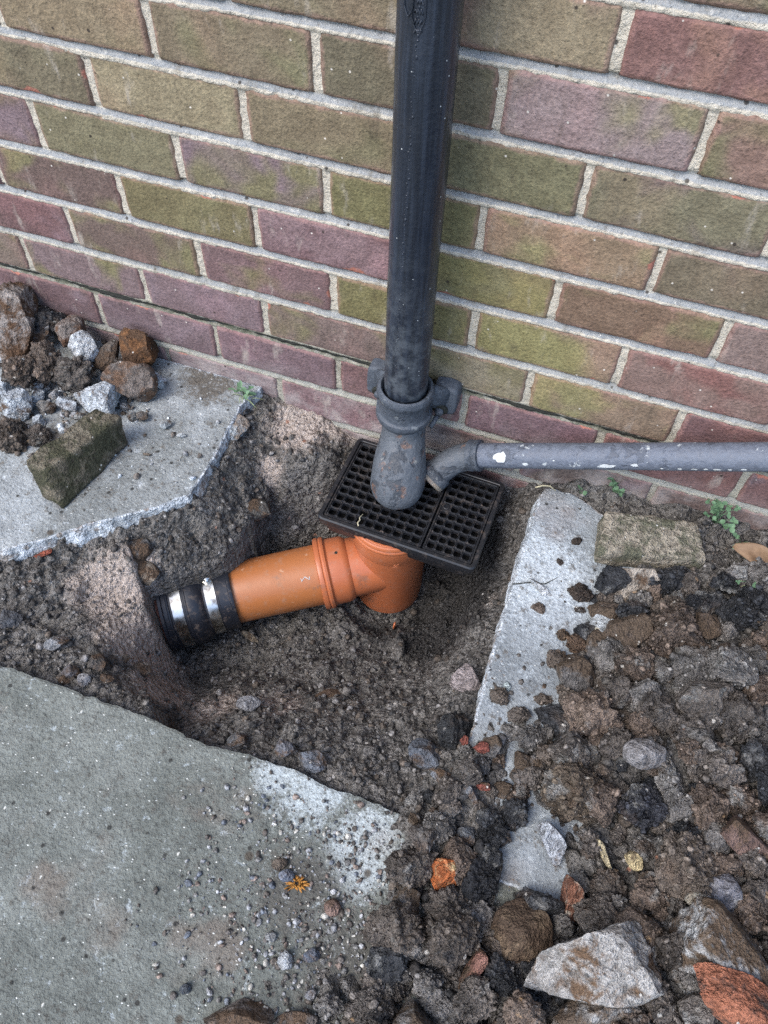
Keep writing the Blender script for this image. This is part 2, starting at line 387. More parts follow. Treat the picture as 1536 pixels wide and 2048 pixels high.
def mat_blob0(name, col, rough):
    m = M(name, rough, .2); return m.out(m.mix(m.noise(60, 2), col, m.mix(1, col, (.6, .6, .6, 1), 'MULTIPLY')))
def mat_plastic(name, col, rough, dust=0.4, scratch=.5):
    m = M(name, rough, .5)
    n1 = m.noise(14, 5, .6); n2 = m.noise(70, 3, .7)
    c = m.mix(m.ramp(n1, .35, .7, 0, .3), col, m.mix(1, col, (.82, .8, .78, 1), 'MULTIPLY'))
    c = m.mix(m.ramp(n2, .52, .72, 0, dust), c, S(140, 122, 106)); c = m.mix(m.ramp(m.noise(20, 5, .75), .58, .68, 0, dust * 1.6), c, S(96, 84, 74))
    st = m.noise(1, 3, .7, m.scl(m.pos, (25, 60, 420)))
    c = m.mix(m.ramp(st, .66, .7, 0, scratch), c, S(214, 180, 150))
    r = m.math('ADD', m.ramp(n1, .3, .7, rough * .8, rough * 1.25), m.ramp(n2, .5, .75, 0, .25))
    return m.out(c, r, m.bump(m.noise(60, 4), .0006, .6))

MB = mat_brick(); MM = mat_mortar(); MU = mat_upper(); MS = mat_soil(); MC = mat_clay(); MST = mat_stone(); MCR = mat_crumb(); MF = mat_fracture()
MI = mat_iron()
MSH = mat_weathered('weathered_grey_shoe', S(70, 75, 81), S(38, 42, 48), S(118, 120, 118), .7, .5)
MSO = mat_weathered('weathered_socket_paint', S(62, 68, 76), S(34, 37, 42), S(104, 109, 112), .5)
MWP = mat_weathered('grey_painted_waste_pipe', S(84, 90, 101), S(54, 59, 68), S(166, 172, 174), .5)
MOR = mat_plastic('orange_plastic_gully', S(170, 98, 62), .34, .25, .25)
MOP = mat_plastic('ochre_plastic_pipe', S(160, 100, 58), .38, .3, .5)
MBK = mat_plastic('black_plastic_grate', S(27, 28, 31), .4, .12, .1)
MPIT = mat_blob0('black_hole_shade', S(5, 5, 6), .7)  # near-black tone that paints the shade inside the grate holes
MRB = mat_plastic('black_rubber', S(28, 31, 38), .42, .25, .1)
def mat_steel():
    m = M('stainless_steel_band', .25, .5)
    c = m.mix(m.ramp(m.noise(60, 5, .7), .45, .66, 0, .85), S(206, 206, 200), S(112, 102, 90))
    return m.out(c, m.ramp(m.noise(40, 4), .35, .7, .18, .42), m.bump(m.noise(30, 2), .0008, .6), m.ramp(m.noise(60, 5, .7), .6, .75, 1, .5))
MSS = mat_steel()
def mat_leaf(name, a, b, rough=.55):
    m = M(name, rough, .35); rnd = m.objinfo('Random')
    c = m.mix(m.noise(120, 4), a, b); c = m.mix(m.math('MULTIPLY', rnd, .5), c, m.mix(1, c, (.6, .7, .6, 1), 'MULTIPLY'))
    m.b.inputs['Subsurface Weight'].default_value = .0
    return m.out(c)
ML = mat_leaf('weed_leaf', S(72, 102, 72), S(112, 142, 112)); MG = mat_leaf('grass_blade', S(110, 128, 84), S(160, 168, 128)); MDL = mat_leaf('dead_leaf', S(104, 80, 62), S(150, 122, 98), .7)
MST2 = mat_leaf('pale_straw', S(150, 140, 112), S(190, 182, 156), .8)
def mat_blob(name, col, rough=.8):
    m = M(name, rough, .3); c = m.mix(m.noise(160, 4, .7), m.mix(1, col, (.7, .68, .66, 1), 'MULTIPLY'), col)
    return m.out(c, None, m.bump(m.noise(260, 4), .002, 1))
MYL = mat_blob('orange_lichen', S(176, 124, 58)); MDARK = mat_blob('dark_felt_and_hole_shade', S(40, 42, 38), .9); MCLAYPIPE = mat_blob('old_clay_pipe', S(150, 96, 78), .6)

# ------------------------------------------------------------------ setting: soil heightfield
SLAB_Z = -.06; LEFT_Z = -.04
CP = """560 870 -0.085;640 880 -0.085;700 870 -0.105;520 940 -0.115;450 1000 -0.12;600 960 -0.11;560 1050 -0.18;640 1050 -0.165;380 1060 -0.13;480 1090 -0.19;300 1060 -0.105;200 1090 -0.09;100 1120 -0.085;300 1130 -0.115;
230 1180 -0.115;260 1230 -0.122;255 1190 -0.12;150 1200 -0.1;50 1250 -0.085;0 1200 -0.08;100 1330 -0.075;0 1320 -0.078;250 1330 -0.115;330 1350 -0.165;300 1400 -0.1;200 1390 -0.083;400 1410 -0.14;500 1440 -0.125;
650 1420 -0.17;780 1400 -0.185;880 1370 -0.185;960 1200 -0.185;1000 1150 -0.135;990 1250 -0.13;960 1340 -0.115;940 1420 -0.09;1010 1100 -0.13;1040 1040 -0.11;1060 1000 -0.11;400 1470 -0.083;550 1500 -0.085;650 1520 -0.085;
740 1540 -0.085;800 1480 -0.115;860 1560 -0.075;950 1650 -0.04;1000 1550 -0.04;1100 1500 -0.03;1200 1300 -0.03;1350 1200 -0.03;1500 1200 -0.03;1300 1350 -0.012;1500 1350 -0.002;1300 1500 -0.002;1500 1550 0.008;1250 1650 -0.022;
1060 1720 -0.07;1080 1660 -0.07;1090 1770 -0.068;1450 1750 0.008;1300 1850 -0.002;1130 1900 -0.015;950 1900 -0.025;1450 1980 0.018;1200 2040 -0.012;560 1950 -0.068;1080 1100 -0.1;1060 1250 -0.1;1010 1380 -0.09;1150 985 -0.058;
1250 1010 -0.055;1400 1050 -0.05;1530 1090 -0.045;700 1000 -0.165;850 980 -0.165;960 1040 -0.175;100 900 -0.1;300 900 -0.1;100 1000 -0.1;350 760 -0.1;200 1500 -0.11;100 1700 -0.11;400 1700 -0.11;200 1950 -0.11;
450 1560 -0.11;30 1450 -0.11;1750 1300 -0.012;1750 1700 0.008;1650 2100 0.008;-150 1250 -0.09;-250 900 -0.1;-200 1600 -0.11;900 2250 -0.05;300 2200 -0.11;1400 2300 -0.012;-500 1000 -0.1;0 1135 -0.064;87 1110 -0.064;
182 1078 -0.066;292 1050 -0.068;378 1022 -0.072;415 975 -0.075;450 925 -0.075;500 860 -0.07;305 1180 -0.128;300 1220 -0.135;312 1255 -0.17;322 1285 -0.19;250 1270 -0.118;280 1300 -0.135;400 1325 -.29;380 1240 -.33;
480 1200 -.335;470 1300 -.315;560 1280 -.32;650 1260 -.325;760 1262 -.325;860 1250 -.325;900 1190 -.32;925 1230 -.28;870 1300 -.295;780 1310 -.29;700 1330 -.275;600 1350 -.262;480 1375 -.235;760 1150 -.31;
820 1100 -.25;600 1160 -.31;420 1385 -.215;350 1350 -.2;300 1345 -.135;325 1375 -.16;260 1320 -.115;560 1120 -.24;640 1090 -.22;860 1650 -.05;760 1700 -.078;790 1640 -.074;760 1780 -.074;740 1880 -.068;820 1850 -.05;870 1760 -.045;700 1750 -.075;
650 1850 -.072;720 2040 -.055;1150 1050 -.09;1150 1150 -.09;1150 1250 -.088;1120 1350 -.085;1075 1425 -.08;1190 1400 -.03;1215 1210 -.055"""
cp = np.array([[float(x) for x in s.split()] for s in CP.replace('\n', '').split(';')])
CPW = np.array([gp(*r_) for r_ in cp])
def tps_fit(P, z):
    d = np.linalg.norm(P[:, None] - P[None], axis=2); K = np.where(d > 0, d * d * np.log(d + 1e-12), 0) + np.eye(len(P)) * 2e-4
    Q = np.concatenate([np.ones((len(P), 1)), P], 1); n = len(P)
    A = np.zeros((n + 3, n + 3)); A[:n, :n] = K; A[:n, n:] = Q; A[n:, :n] = Q.T
    return np.linalg.solve(A, np.concatenate([z, np.zeros(3)]))
TW = tps_fit(CPW[:, :2], CPW[:, 2])
def base_h(P):
    out = np.zeros(len(P))
    for s in range(0, len(P), 20000):
        q = P[s:s + 20000]; d = np.linalg.norm(q[:, None] - CPW[None, :, :2], axis=2)
        out[s:s + 20000] = np.where(d > 0, d * d * np.log(d + 1e-12), 0) @ TW[:-3] + TW[-3] + q @ TW[-2:]
    return out
X0, X1, Y0, Y1, RES = -.48, 1.40, -1.10, .012, .0025
nx = int((X1 - X0) / RES) + 1; ny = int((Y1 - Y0) / RES) + 1
gx = X0 + np.arange(nx) * RES; gy = Y0 + np.arange(ny) * RES
# coarse evaluation of the spline, then bilinear upsampling
cs = 4; cgx = X0 + np.arange(0, nx + cs, cs) * RES; cgy = Y0 + np.arange(0, ny + cs, cs) * RES
CX, CY = np.meshgrid(cgx, cgy); Hc = base_h(np.stack([CX.ravel(), CY.ravel()], 1)).reshape(CX.shape)
Hc = np.clip(Hc, -.3, .06)
def bil(G, x, y, x0, y0, r):
    fx = np.clip((x - x0) / r, 0, G.shape[1] - 1.001); fy = np.clip((y - y0) / r, 0, G.shape[0] - 1.001)
    i = fx.astype(int); j = fy.astype(int); u = fx - i; v = fy - j
    return G[j, i] * (1 - u) * (1 - v) + G[j, i + 1] * u * (1 - v) + G[j + 1, i] * (1 - u) * v + G[j + 1, i + 1] * u * v
GX, GY = np.meshgrid(gx, gy); PX = GX.ravel(); PY = GY.ravel()
H = bil(Hc, PX, PY, X0, Y0, RES * cs)
def blob(px, py, z, rad, amp=1.0):
    p = gp(px, py, z); return amp * np.exp(-((PX - p[0]) ** 2 + (PY - p[1]) ** 2) / rad ** 2)
sand = np.maximum.reduce([blob(600, 860, -.09, .06), blob(680, 850, -.09, .04), blob(540, 930, -.1, .03, .7), blob(230, 1190, -.12, .06, 1), blob(270, 1270, -.13, .055, 1), blob(320, 1370, -.16, .04, 1), blob(320, 1340, -.14, .035, 1), blob(290, 1140, -.12, .025, 1.1),
                          blob(420, 1390, -.15, .05, .8), blob(560, 1400, -.17, .05, .55), blob(180, 1180, -.1, .04, .8), blob(990, 1180, -.15, .03, .4)])
wet_gapshade = np.maximum.reduce([blob(900, 1220, -.27, .075, 1.4), blob(860, 1290, -.3, .06, 1.2), blob(920, 1170, -.29, .07, 1.3), blob(760, 1270, -.32, .05, .9), blob(910, 1460, -.1, .03, 1), blob(560, 1060, -.16, .05, .6), blob(640, 1290, -.26, .06, .5),
                         blob(1450, 1250, 0, .08, .6), blob(1000, 1760, -.02, .04, .7), blob(1280, 1580, 0, .05, .7), blob(620, 1080, -.17, .05, .7), blob(380, 1120, -.15, .05, .5)])
brown = np.maximum.reduce([blob(1200, 1400, -.02, .1, .8), blob(1150, 1550, -.02, .08, .7), blob(1400, 1700, .02, .15, .5), blob(950, 1900, -.03, .1, .5), blob(700, 1420, -.16, .07, .5)])
heapw = np.clip((H + .075) / .03, 0, 1) * (PX > .45)
wet_gapshade = np.maximum(wet_gapshade, .5 * np.clip((H + .055) / .02, 0, 1) * (PX > .5) * (PY < -.14))  # heap soil darkened too, painting in the shade between the clods
H = np.where((H > -.062) & (PX > .5) & (PY < -.14), H - np.clip((H + .062) / .02, 0, 1) * .02, H)
# mortar haunch round the old clay pipe, and soil packed under the broken path edge
HE = gp(331, 1220, -.250); hd = HE[:2] - np.array([.1516, -.3128]); hd = hd / np.linalg.norm(hd)
al = (PX - HE[0]) * hd[0] + (PY - HE[1]) * hd[1]; pe = -(PX - HE[0]) * hd[1] + (PY - HE[1]) * hd[0]
hn = fbm(np.stack([PX * 30, PY * 30, PX * 0 + 3], 1), 3) * .012
wgt = np.clip((al + hn + .004) / .012, 0, 1) * np.clip(1 - (al - .05) / .12, 0, 1) * np.clip(1 - (np.abs(pe) - .075) / .06, 0, 1)
tgt = HE[2] + .082 - .45 * np.clip(np.abs(pe) - .03, 0, 1) + hn + al * .15
H = H * (1 - wgt) + np.maximum(H, tgt) * wgt
gxy = np.array([.3925, -.165]); dg = np.hypot(PX - gxy[0], PY - gxy[1])
H = np.minimum(H, -.338 + np.clip(dg - .085, 0, 9) * 1.25 + np.where(PY > gxy[1] + .02, 9, 0))
c0 = np.array([.1516, -.3128]); c1 = HE[:2]
for (a, b, za, zb, rad) in ((gxy, c0, -.215, -.243, .06), (c0, c1, -.245, -.25, .10)):
    ab = b - a; t = np.clip(((PX - a[0]) * ab[0] + (PY - a[1]) * ab[1]) / (ab @ ab), 0, 1); dx_ = PX - a[0] - t * ab[0]; dy_ = PY - a[1] - t * ab[1]; dl = np.hypot(dx_, dy_)
    H = np.minimum(H, za + (zb - za) * t - .085 + np.clip(dl - rad, 0, 9) * np.where(pe > 0, 1.1, 2.4) + np.clip(al + .004, 0, 9) * np.clip(12 - 10.4 * np.clip((pe - .08) / .06, 0, 1), 3.6, 12))
def box(Gr, r_, n_):
    for _ in range(n_):
        for ax_ in (0, 1):
            Pd = np.pad(Gr, [(r_ + 1, r_) if q == ax_ else (0, 0) for q in (0, 1)], mode='edge'); Cs = np.cumsum(Pd, ax_); k_ = 2 * r_ + 1
            Gr = (np.take(Cs, np.arange(k_, Cs.shape[ax_]), ax_) - np.take(Cs, np.arange(0, Cs.shape[ax_] - k_), ax_)) / k_
    return Gr
Hb = box(H.reshape(ny, nx), 9, 2).ravel(); ms = np.clip((pe - .075) / .03, 0, 1) * np.clip((al + .09) / .03, 0, 1) * np.clip((.25 - pe) / .05, 0, 1)
H = H * (1 - ms) + Hb * ms
ep_ = np.array([gp(a, b, LEFT_Z)[:2] for a, b in [(481, 812), (437, 899), (405, 952), (375, 992), (292, 1021), (182, 1048), (87, 1080), (0, 1103), (-120, 1140)]])
dmin = np.full(len(PX), 9.)
for a, b in zip(ep_[:-1], ep_[1:]):
    ab = b - a; t = np.clip(((PX - a[0]) * ab[0] + (PY - a[1]) * ab[1]) / (ab @ ab), 0, 1); dmin = np.minimum(dmin, np.hypot(PX - a[0] - t * ab[0], PY - a[1] - t * ab[1]))
H = np.maximum(H, LEFT_Z - .024 - np.clip(dmin - .012, 0, 9) * 1.1 + np.where(dmin < .08, hn * .8, -9))
# lumps: domes of soil at several sizes, overlapped by maximum
rng = np.random.RandomState(3)
Hg = H.reshape(ny, nx).copy(); base0 = Hg.copy(); SG = sand.reshape(ny, nx); HW = heapw.reshape(ny, nx)
smooth = np.clip(1 - SG * 1.1, .12, 1)
def domes(count, rmin, rmax, lift, region=None):
    for _ in range(count):
        x = rng.uniform(X0, X1); y = rng.uniform(Y0, Y1); i = int((x - X0) / RES); j = int((y - Y0) / RES)
        if i >= nx or j >= ny: continue
        if region is not None and rng.rand() > region[j, i]: continue
        if rng.rand() > smooth[j, i] + .05: continue
        r = rmin * (rmax / rmin) ** (rng.rand() ** 1.6); k = int(r * 1.35 / RES) + 2
        a, b, c_, d_ = max(0, i - k), min(nx, i + k + 1), max(0, j - k), min(ny, j + k + 1)
        dx = gx[a:b][None] - x; dy = gy[c_:d_][:, None] - y
        th = np.arctan2(dy, dx); ph = rng.uniform(0, 6.3, 3); asp = rng.uniform(.7, 1.3)
        rr = r * (1 + .2 * np.sin(2 * th + ph[0]) + .13 * np.sin(3 * th + ph[1]) + .08 * np.sin(5 * th + ph[2]))
        q = (dx * dx * asp + dy * dy / asp) / (rr * rr)
        tilt = (dx * rng.normal(0, .35) + dy * rng.normal(0, .35))
        dome = base0[j, i] * .4 + base0[c_:d_, a:b] * .6 + np.sqrt(np.clip(1 - q, 0, 1)) * r * lift + tilt - r * .18
        np.maximum(Hg[c_:d_, a:b], np.where(q < 1, dome, -9), out=Hg[c_:d_, a:b])
domes(500, .02, .045, .5, HW)
domes(1600, .012, .024, .62, .35 + .5 * HW); domes(6000, .006, .013, .7); domes(16000, .0035, .007, .75)
bp = [tuple(gp(a, b, SLAB_Z)[:2]) for a, b in [(1060, 1625), (1105, 1640), (1150, 1800), (985, 1815), (1010, 1720)]]
hole_ = np.zeros(len(PX), bool); jq = len(bp) - 1
for iq in range(len(bp)):
    hole_ ^= ((bp[iq][1] > PY) != (bp[jq][1] > PY)) & (PX < (bp[jq][0] - bp[iq][0]) * (PY - bp[iq][1]) / (bp[jq][1] - bp[iq][1] + 1e-12) + bp[iq][0]); jq = iq
Hg = np.where(hole_.reshape(ny, nx), np.minimum(Hg, -.085), Hg)
n_hi = fbm(np.stack([PX * 42, PY * 42, PX * 0 + 1.7], 1), 4, .55).reshape(ny, nx)
n_lo = fbm(np.stack([PX * 13, PY * 13, PX * 0 + 5.1], 1), 3).reshape(ny, nx)
Hg = Hg + n_hi * .0042 * (.45 + .55 * smooth) + n_lo * .011
SOILH = Hg
def soil_z(x, y): return float(bil(SOILH, np.array([x]), np.array([y]), X0, Y0, RES)[0])
def soil_zs(x, y): return bil(SOILH, x, y, X0, Y0, RES)
idx = np.arange(nx * ny).reshape(ny, nx)
quads = np.stack([idx[:-1, :-1], idx[:-1, 1:], idx[1:, 1:], idx[1:, :-1]], -1).reshape(-1, 4)
soil = link_mesh('soil', np.stack([PX, PY, SOILH.ravel()], 1), quads, MS, attrs={'sand': sand, 'wet_gapshade': wet_gapshade, 'brown': brown})
tag(soil, kind='structure')
# ground beyond the worked patch, out to the horizon
fr = []; ff = []
for (a, b, c_, d_) in ((-40, X0, -40, .1), (X1, 40, -40, .1), (X0, X1, -40, Y0)):
    k = len(fr); fr += [(a, c_, -.1), (b, c_, -.1), (b, d_, -.1), (a, d_, -.1)]; ff.append((k, k + 1, k + 2, k + 3))
tag(link_mesh('ground', fr, ff, MS, smooth=False), kind='structure')

# ------------------------------------------------------------------ setting: concrete path slabs
def densify(poly, step=.006, amp=.0025, seed=0, flags=None):
    out = []; n = len(poly)
    for i in range(n):
        p = np.array(poly[i], float); q = np.array(poly[(i + 1) % n], float); L = np.linalg.norm(q - p)
        k = max(1, int(L / step)) if L < 2.0 else max(1, int(L / .2)); 
        nrm = np.array([-(q - p)[1], (q - p)[0]]) / (L + 1e-9)
        for s in range(k):
            t = p + (q - p) * s / k
            out.append(t + nrm * (amp * (noise1(t[0] * 60, t[1] * 60, seed) * 1.4 + noise1(t[0] * 200, t[1] * 200, seed + 3) * .7) if L < 2.0 else 0))
    return np.array(out)
def slab(name, poly, ztop, thick, mats, seed, bevel=.006, flare=.0, amp=.0025):
    P = densify(poly, seed=seed, amp=amp); n = len(P)
    nxt = np.roll(P, -1, 0); prv = np.roll(P, 1, 0); t = nxt - prv; t /= np.linalg.norm(t, axis=1)[:, None] + 1e-9
    nr = np.stack([t[:, 1], -t[:, 0]], 1)           # outward for counter-clockwise outlines
    def ring(off, z, na, s): 
        Q3 = np.concatenate([P * 16, np.full((n, 1), s * 1.7)], 1); k = fbm(Q3, 3, .5); k2 = fbm(Q3 + 31, 3, .5)
        Q = P + nr * (off + na * k)[:, None]; return np.concatenate([Q, (z + na * .5 * k2)[:, None]], 1)
    rings = [np.concatenate([P - nr * bevel, np.full((n, 1), ztop)], 1), ring(0, ztop - bevel * .35, .001, seed), ring(flare * .3 + .0005, ztop - thick * .18, .0015 + flare * .2, seed + 1), ring(flare * .6 + .001, ztop - thick * .4, .003 + flare * .4, seed + 4),
             ring(flare, ztop - thick * .7, .004 + flare * .5, seed + 2), ring(flare - .01, ztop - thick, .004, seed + 3)]
    V = np.concatenate(rings); F = [tuple(range(n))]; fm = [0]
    for r_ in range(len(rings) - 1):
        for i in range(n):
            j = (i + 1) % n; F.append((r_ * n + i, (r_ + 1) * n + i, (r_ + 1) * n + j, r_ * n + j)); fm.append(0 if r_ == 0 and flare == 0 else 1)
    o = link_mesh(name, V, F, mats=mats, fmat=fm, smooth=False)
    return tag(o, kind='structure')
w2 = lambda px, py, z: tuple(gp(px, py, z)[:2])
MCF = mat_concrete('green_grey_concrete', S(98, 102, 97), S(116, 120, 115), S(168, 177, 179), S(80, 79, 74),
                   palepos=[(tuple(gp(620, 1580, SLAB_Z)), .1), (tuple(gp(730, 1700, SLAB_Z)), .11), (tuple(gp(560, 1540, SLAB_Z)), .07)], dirtpos=[(tuple(gp(600, 1780, SLAB_Z)), .1), (tuple(gp(700, 1950, SLAB_Z)), .13)])
MCL = mat_concrete('pale_worn_concrete', S(122, 126, 125), S(146, 151, 152), S(184, 191, 195), S(86, 80, 71), dirtpos=[(tuple(gp(420, 760, LEFT_Z)), .1), (tuple(gp(150, 900, LEFT_Z)), .12)])
MCW = mat_concrete('pale_blue_grey_concrete', S(124, 130, 133), S(146, 153, 157), S(174, 182, 186), S(90, 85, 78), specks=.8, palepos=[(tuple(gp(1080, 1150, SLAB_Z)), .15)])
fe = [(640, 1567), (600, 1542), (540, 1525), (480, 1505), (400, 1485), (350, 1457), (275, 1427), (200, 1400), (125, 1372), (50, 1347), (0, 1328)]
front = [(-4, -.625), (-4, -5), (5, -5), (5, -.64), (1.3, -.64), (.75, -.636)] + [w2(760, 1610, SLAB_Z), w2(700, 1588, SLAB_Z)] + [w2(a, b, SLAB_Z) for a, b in fe] + [(-.3, -.622)]
slab('concrete_path', front, SLAB_Z, .07, [MCF, MF], 11, .004)
lp = [(481, 812), (437, 899), (405, 952), (375, 992), (292, 1021), (182, 1048), (87, 1080), (0, 1103)]
left = [w2(a, b, LEFT_Z) for a, b in lp]
left = left + [(-.5, -.475), (-4, -.47), (-4, -.002), (.085, -.002)]
left = left[::-1] if False else left
def ccw(poly):
    a = sum(poly[i][0] * poly[(i + 1) % len(poly)][1] - poly[(i + 1) % len(poly)][0] * poly[i][1] for i in range(len(poly)))
    return poly if a > 0 else poly[::-1]
slab('concrete_path', ccw(left), LEFT_Z, .055, [MCL, MF], 23, .003, .009, .002)
wl = [(1090, 977), (1078, 995), (1050, 1085), (1024, 1169), (1003, 1240), (983, 1314), (966, 1375), (950, 1434)]
wedge = [w2(a, b, SLAB_Z) for a, b in wl] + [(.626, -.52), (.65, -.60), (.69, -.655), (1.2, -.66), (4.0, -.66), (4.0, -.03), (1.2, -.055), (.9, -.05), (.75, -.06), w2(1148, 992, SLAB_Z), w2(1120, 982, SLAB_Z)]
slab('concrete_path', ccw(wedge), SLAB_Z + .003, .06, [MCW, MF], 37, .003, .003, .002)

# ------------------------------------------------------------------ brick wall
LINES = [(0.0028, .677), (.0029, .5964), (-.0018, .5123), (-.0023, .4278), (.0047, .3416), (.0059, .257), (.0018, .1703), (.0008, .0842), (.0052, -.0039)]
LINES = [(.002, .933), (.002, .848), (.002, .7625)] + LINES + [(.004, -.089), (.004, -.174), (.004, -.259)]
PERP = [[.112], [-.002], [.115],                                                              # above the frame
        [.112, .337, .5626], [-.0017, .2217, .4467, .6751], [-.1114, .117, .338, .5628], [-.2279, .0032, .2276, .4463, .6741], [-.111, .1137, .336, .5607, .7844],
        [-.2295, .0042, .2325, .455, .6743], [-.347, -.1155, .1084, .333, .5553, .781], [-.2275, .0067, .2356, .4586, .683, .9076], [-.1055, .1193, .344, .568, .793], [.005, .23, .455], [.118]]
JH = .0100
OLV, PUR, RED = (112, 106, 74), (116, 98, 102), (120, 84, 78)
COLS = {   # photo colours row by row for the bricks in view, from the left: base, patch, amount
 3: [((116, 102, 78), OLV, .1), ((100, 92, 72), OLV, .2), ((112, 100, 76), OLV, .2), ((124, 110, 84), (112, 84, 78), .1), ((128, 92, 78), RED, .5)],
 4: [((120, 104, 78), OLV, .1), ((116, 102, 78), OLV, .2), ((102, 94, 72), OLV, .1), ((126, 108, 106), (124, 116, 84), .35), ((112, 88, 76), OLV, .4)],
 5: [((108, 98, 74), OLV, .2), ((122, 110, 82), OLV, .0), ((116, 102, 76), OLV, .2), ((104, 100, 70), OLV, .3), ((104, 98, 74), (100, 84, 84), .2)],
 6: [((106, 90, 78), PUR, .3), ((106, 100, 76), OLV, .2), ((108, 102, 74), PUR, .45), ((100, 96, 64), OLV, .3), ((128, 108, 86), (122, 116, 80), .3), ((104, 94, 76), PUR, .2)],
 7: [((92, 76, 70), OLV, .2), ((100, 92, 64), OLV, .4), ((116, 94, 96), (104, 78, 80), .3), ((116, 110, 70), OLV, .4), ((104, 84, 68), OLV, .35), ((118, 100, 94), PUR, .3)],
 8: [((98, 74, 73), PUR, .2), ((100, 84, 76), OLV, .45), ((108, 86, 86), OLV, .3), ((108, 102, 66), OLV, .4), ((122, 104, 86), (124, 118, 76), .5), ((116, 94, 86), RED, .2)],
 9: [((104, 90, 80), OLV, .3), ((112, 94, 94), OLV, .3), ((106, 88, 90), PUR, .3), ((108, 92, 86), OLV, .3), ((112, 104, 86), OLV, .35), ((120, 102, 84), (122, 116, 78), .45), ((102, 76, 76), RED, .2)],
 10: [((92, 72, 73), PUR, .2), ((102, 84, 87), PUR, .3), ((106, 86, 90), PUR, .2), ((102, 78, 78), RED, .1), ((102, 80, 84), PUR, .2), ((112, 82, 79), RED, .2), ((106, 78, 76), PUR, .2)],
 11: [((112, 98, 98), PUR, .2), ((114, 98, 98), PUR, .3), ((116, 92, 94), PUR, .2), ((96, 78, 74), PUR, .2), ((94, 82, 76), PUR, .1), ((100, 84, 78), PUR, .2)],
}
XL, XR = -.86, 1.52
def full_perps(k):
    p = list(PERP[k]); 
    while p[0] > XL: p.insert(0, p[0] - .225)
    while p[-1] < XR: p.append(p[-1] + .2245)
    return p
wall = empty('brick_wall', (.35, 0, -.26), 'old olive and purple brick house wall with pale lime mortar behind the downpipe', 'wall')
def axis_pts(L):
    e = [0, .0016, .004, .008, .014]; n = max(2, int((L - .028) / .012)); mid = list(np.linspace(.014, L - .014, n + 1))[1:-1]
    return np.array(e + mid + [L - q for q in reversed(e)])
def make_brick(w_, h_, seed):
    r = np.random.RandomState(seed); ax = axis_pts(w_); az = axis_pts(h_); A, B = np.meshgrid(ax, az); sh = A.shape
    a = A.ravel(); b = B.ravel(); d = np.minimum(np.minimum(a, w_ - a), np.minimum(b, h_ - b))
    e1 = np.sort(np.stack([np.minimum(a, w_ - a), np.minimum(b, h_ - b)]), 0)
    P = np.stack([a, b, np.full_like(a, seed * 1.31)], 1)
    y = .0042 * np.clip(1 - d / .0045, 0, 1) ** 2 + fbm(P * 70, 3) * .00045 + fbm(P * 14, 2) * .0009
    cornr = np.clip(1 - (e1[0] ** .5 + e1[1] ** .5) ** 2 / .02, 0, 1); y = y + .003 * cornr
    y = y + .0035 * np.clip(fbm(P * 55 + 9, 3) - .15, 0, 1) * np.clip(1 - d / .008, 0, 1)
    chip = np.zeros_like(a)
    for _ in range(r.randint(0, 4)):
        side = r.randint(4); c = [(r.uniform(0, w_), h_), (r.uniform(0, w_), h_), (r.uniform(0, w_), 0), (r.choice([0, w_]), r.uniform(0, h_))][side]
        rad = r.uniform(.006, .014) * (1.5 if r.rand() < .15 else 1)
        q = np.clip(1 - np.sqrt(((a - c[0]) / (1.5 if side < 3 else .8)) ** 2 + (b - c[1]) ** 2) / rad, 0, 1); chip = np.maximum(chip, q)
    y = y + .004 * chip * (.6 + .4 * fbm(P * 160, 2))
    edge = d < 1e-6
    dx = np.where(edge, fbm(P * 60 + 3, 3) * .0022, fbm(P * 60 + 3, 3) * .0006); dz = np.where(edge, fbm(P * 60 + 7, 3) * .0024, 0)
    V = np.stack([a - w_ / 2 + dx, y, b - h_ / 2 + dz], 1)
    n, m_ = sh[1], sh[0]; I = np.arange(n * m_).reshape(m_, n)
    F = [tuple(q) for q in np.stack([I[:-1, :-1], I[:-1, 1:], I[1:, 1:], I[1:, :-1]], -1).reshape(-1, 4)]
    ring = list(I[0, :]) + list(I[1:, -1]) + list(I[-1, -2::-1]) + list(I[-2:0:-1, 0]); k = len(V)
    V = np.concatenate([V, V[ring] * [1, 0, 1] + [0, .1, 0]])
    for q in range(len(ring)):
        q2 = (q + 1) % len(ring); F.append((ring[q], k + q, k + q2, ring[q2]))
    F.append(tuple(k + q for q in range(len(ring))))
    rim = np.clip(1 - d / .012, 0, 1)
    ext = np.zeros(len(ring))
    return V, F, np.concatenate([chip, ext]), np.concatenate([rim, ext])
seed = 100
prng = random.Random(5)
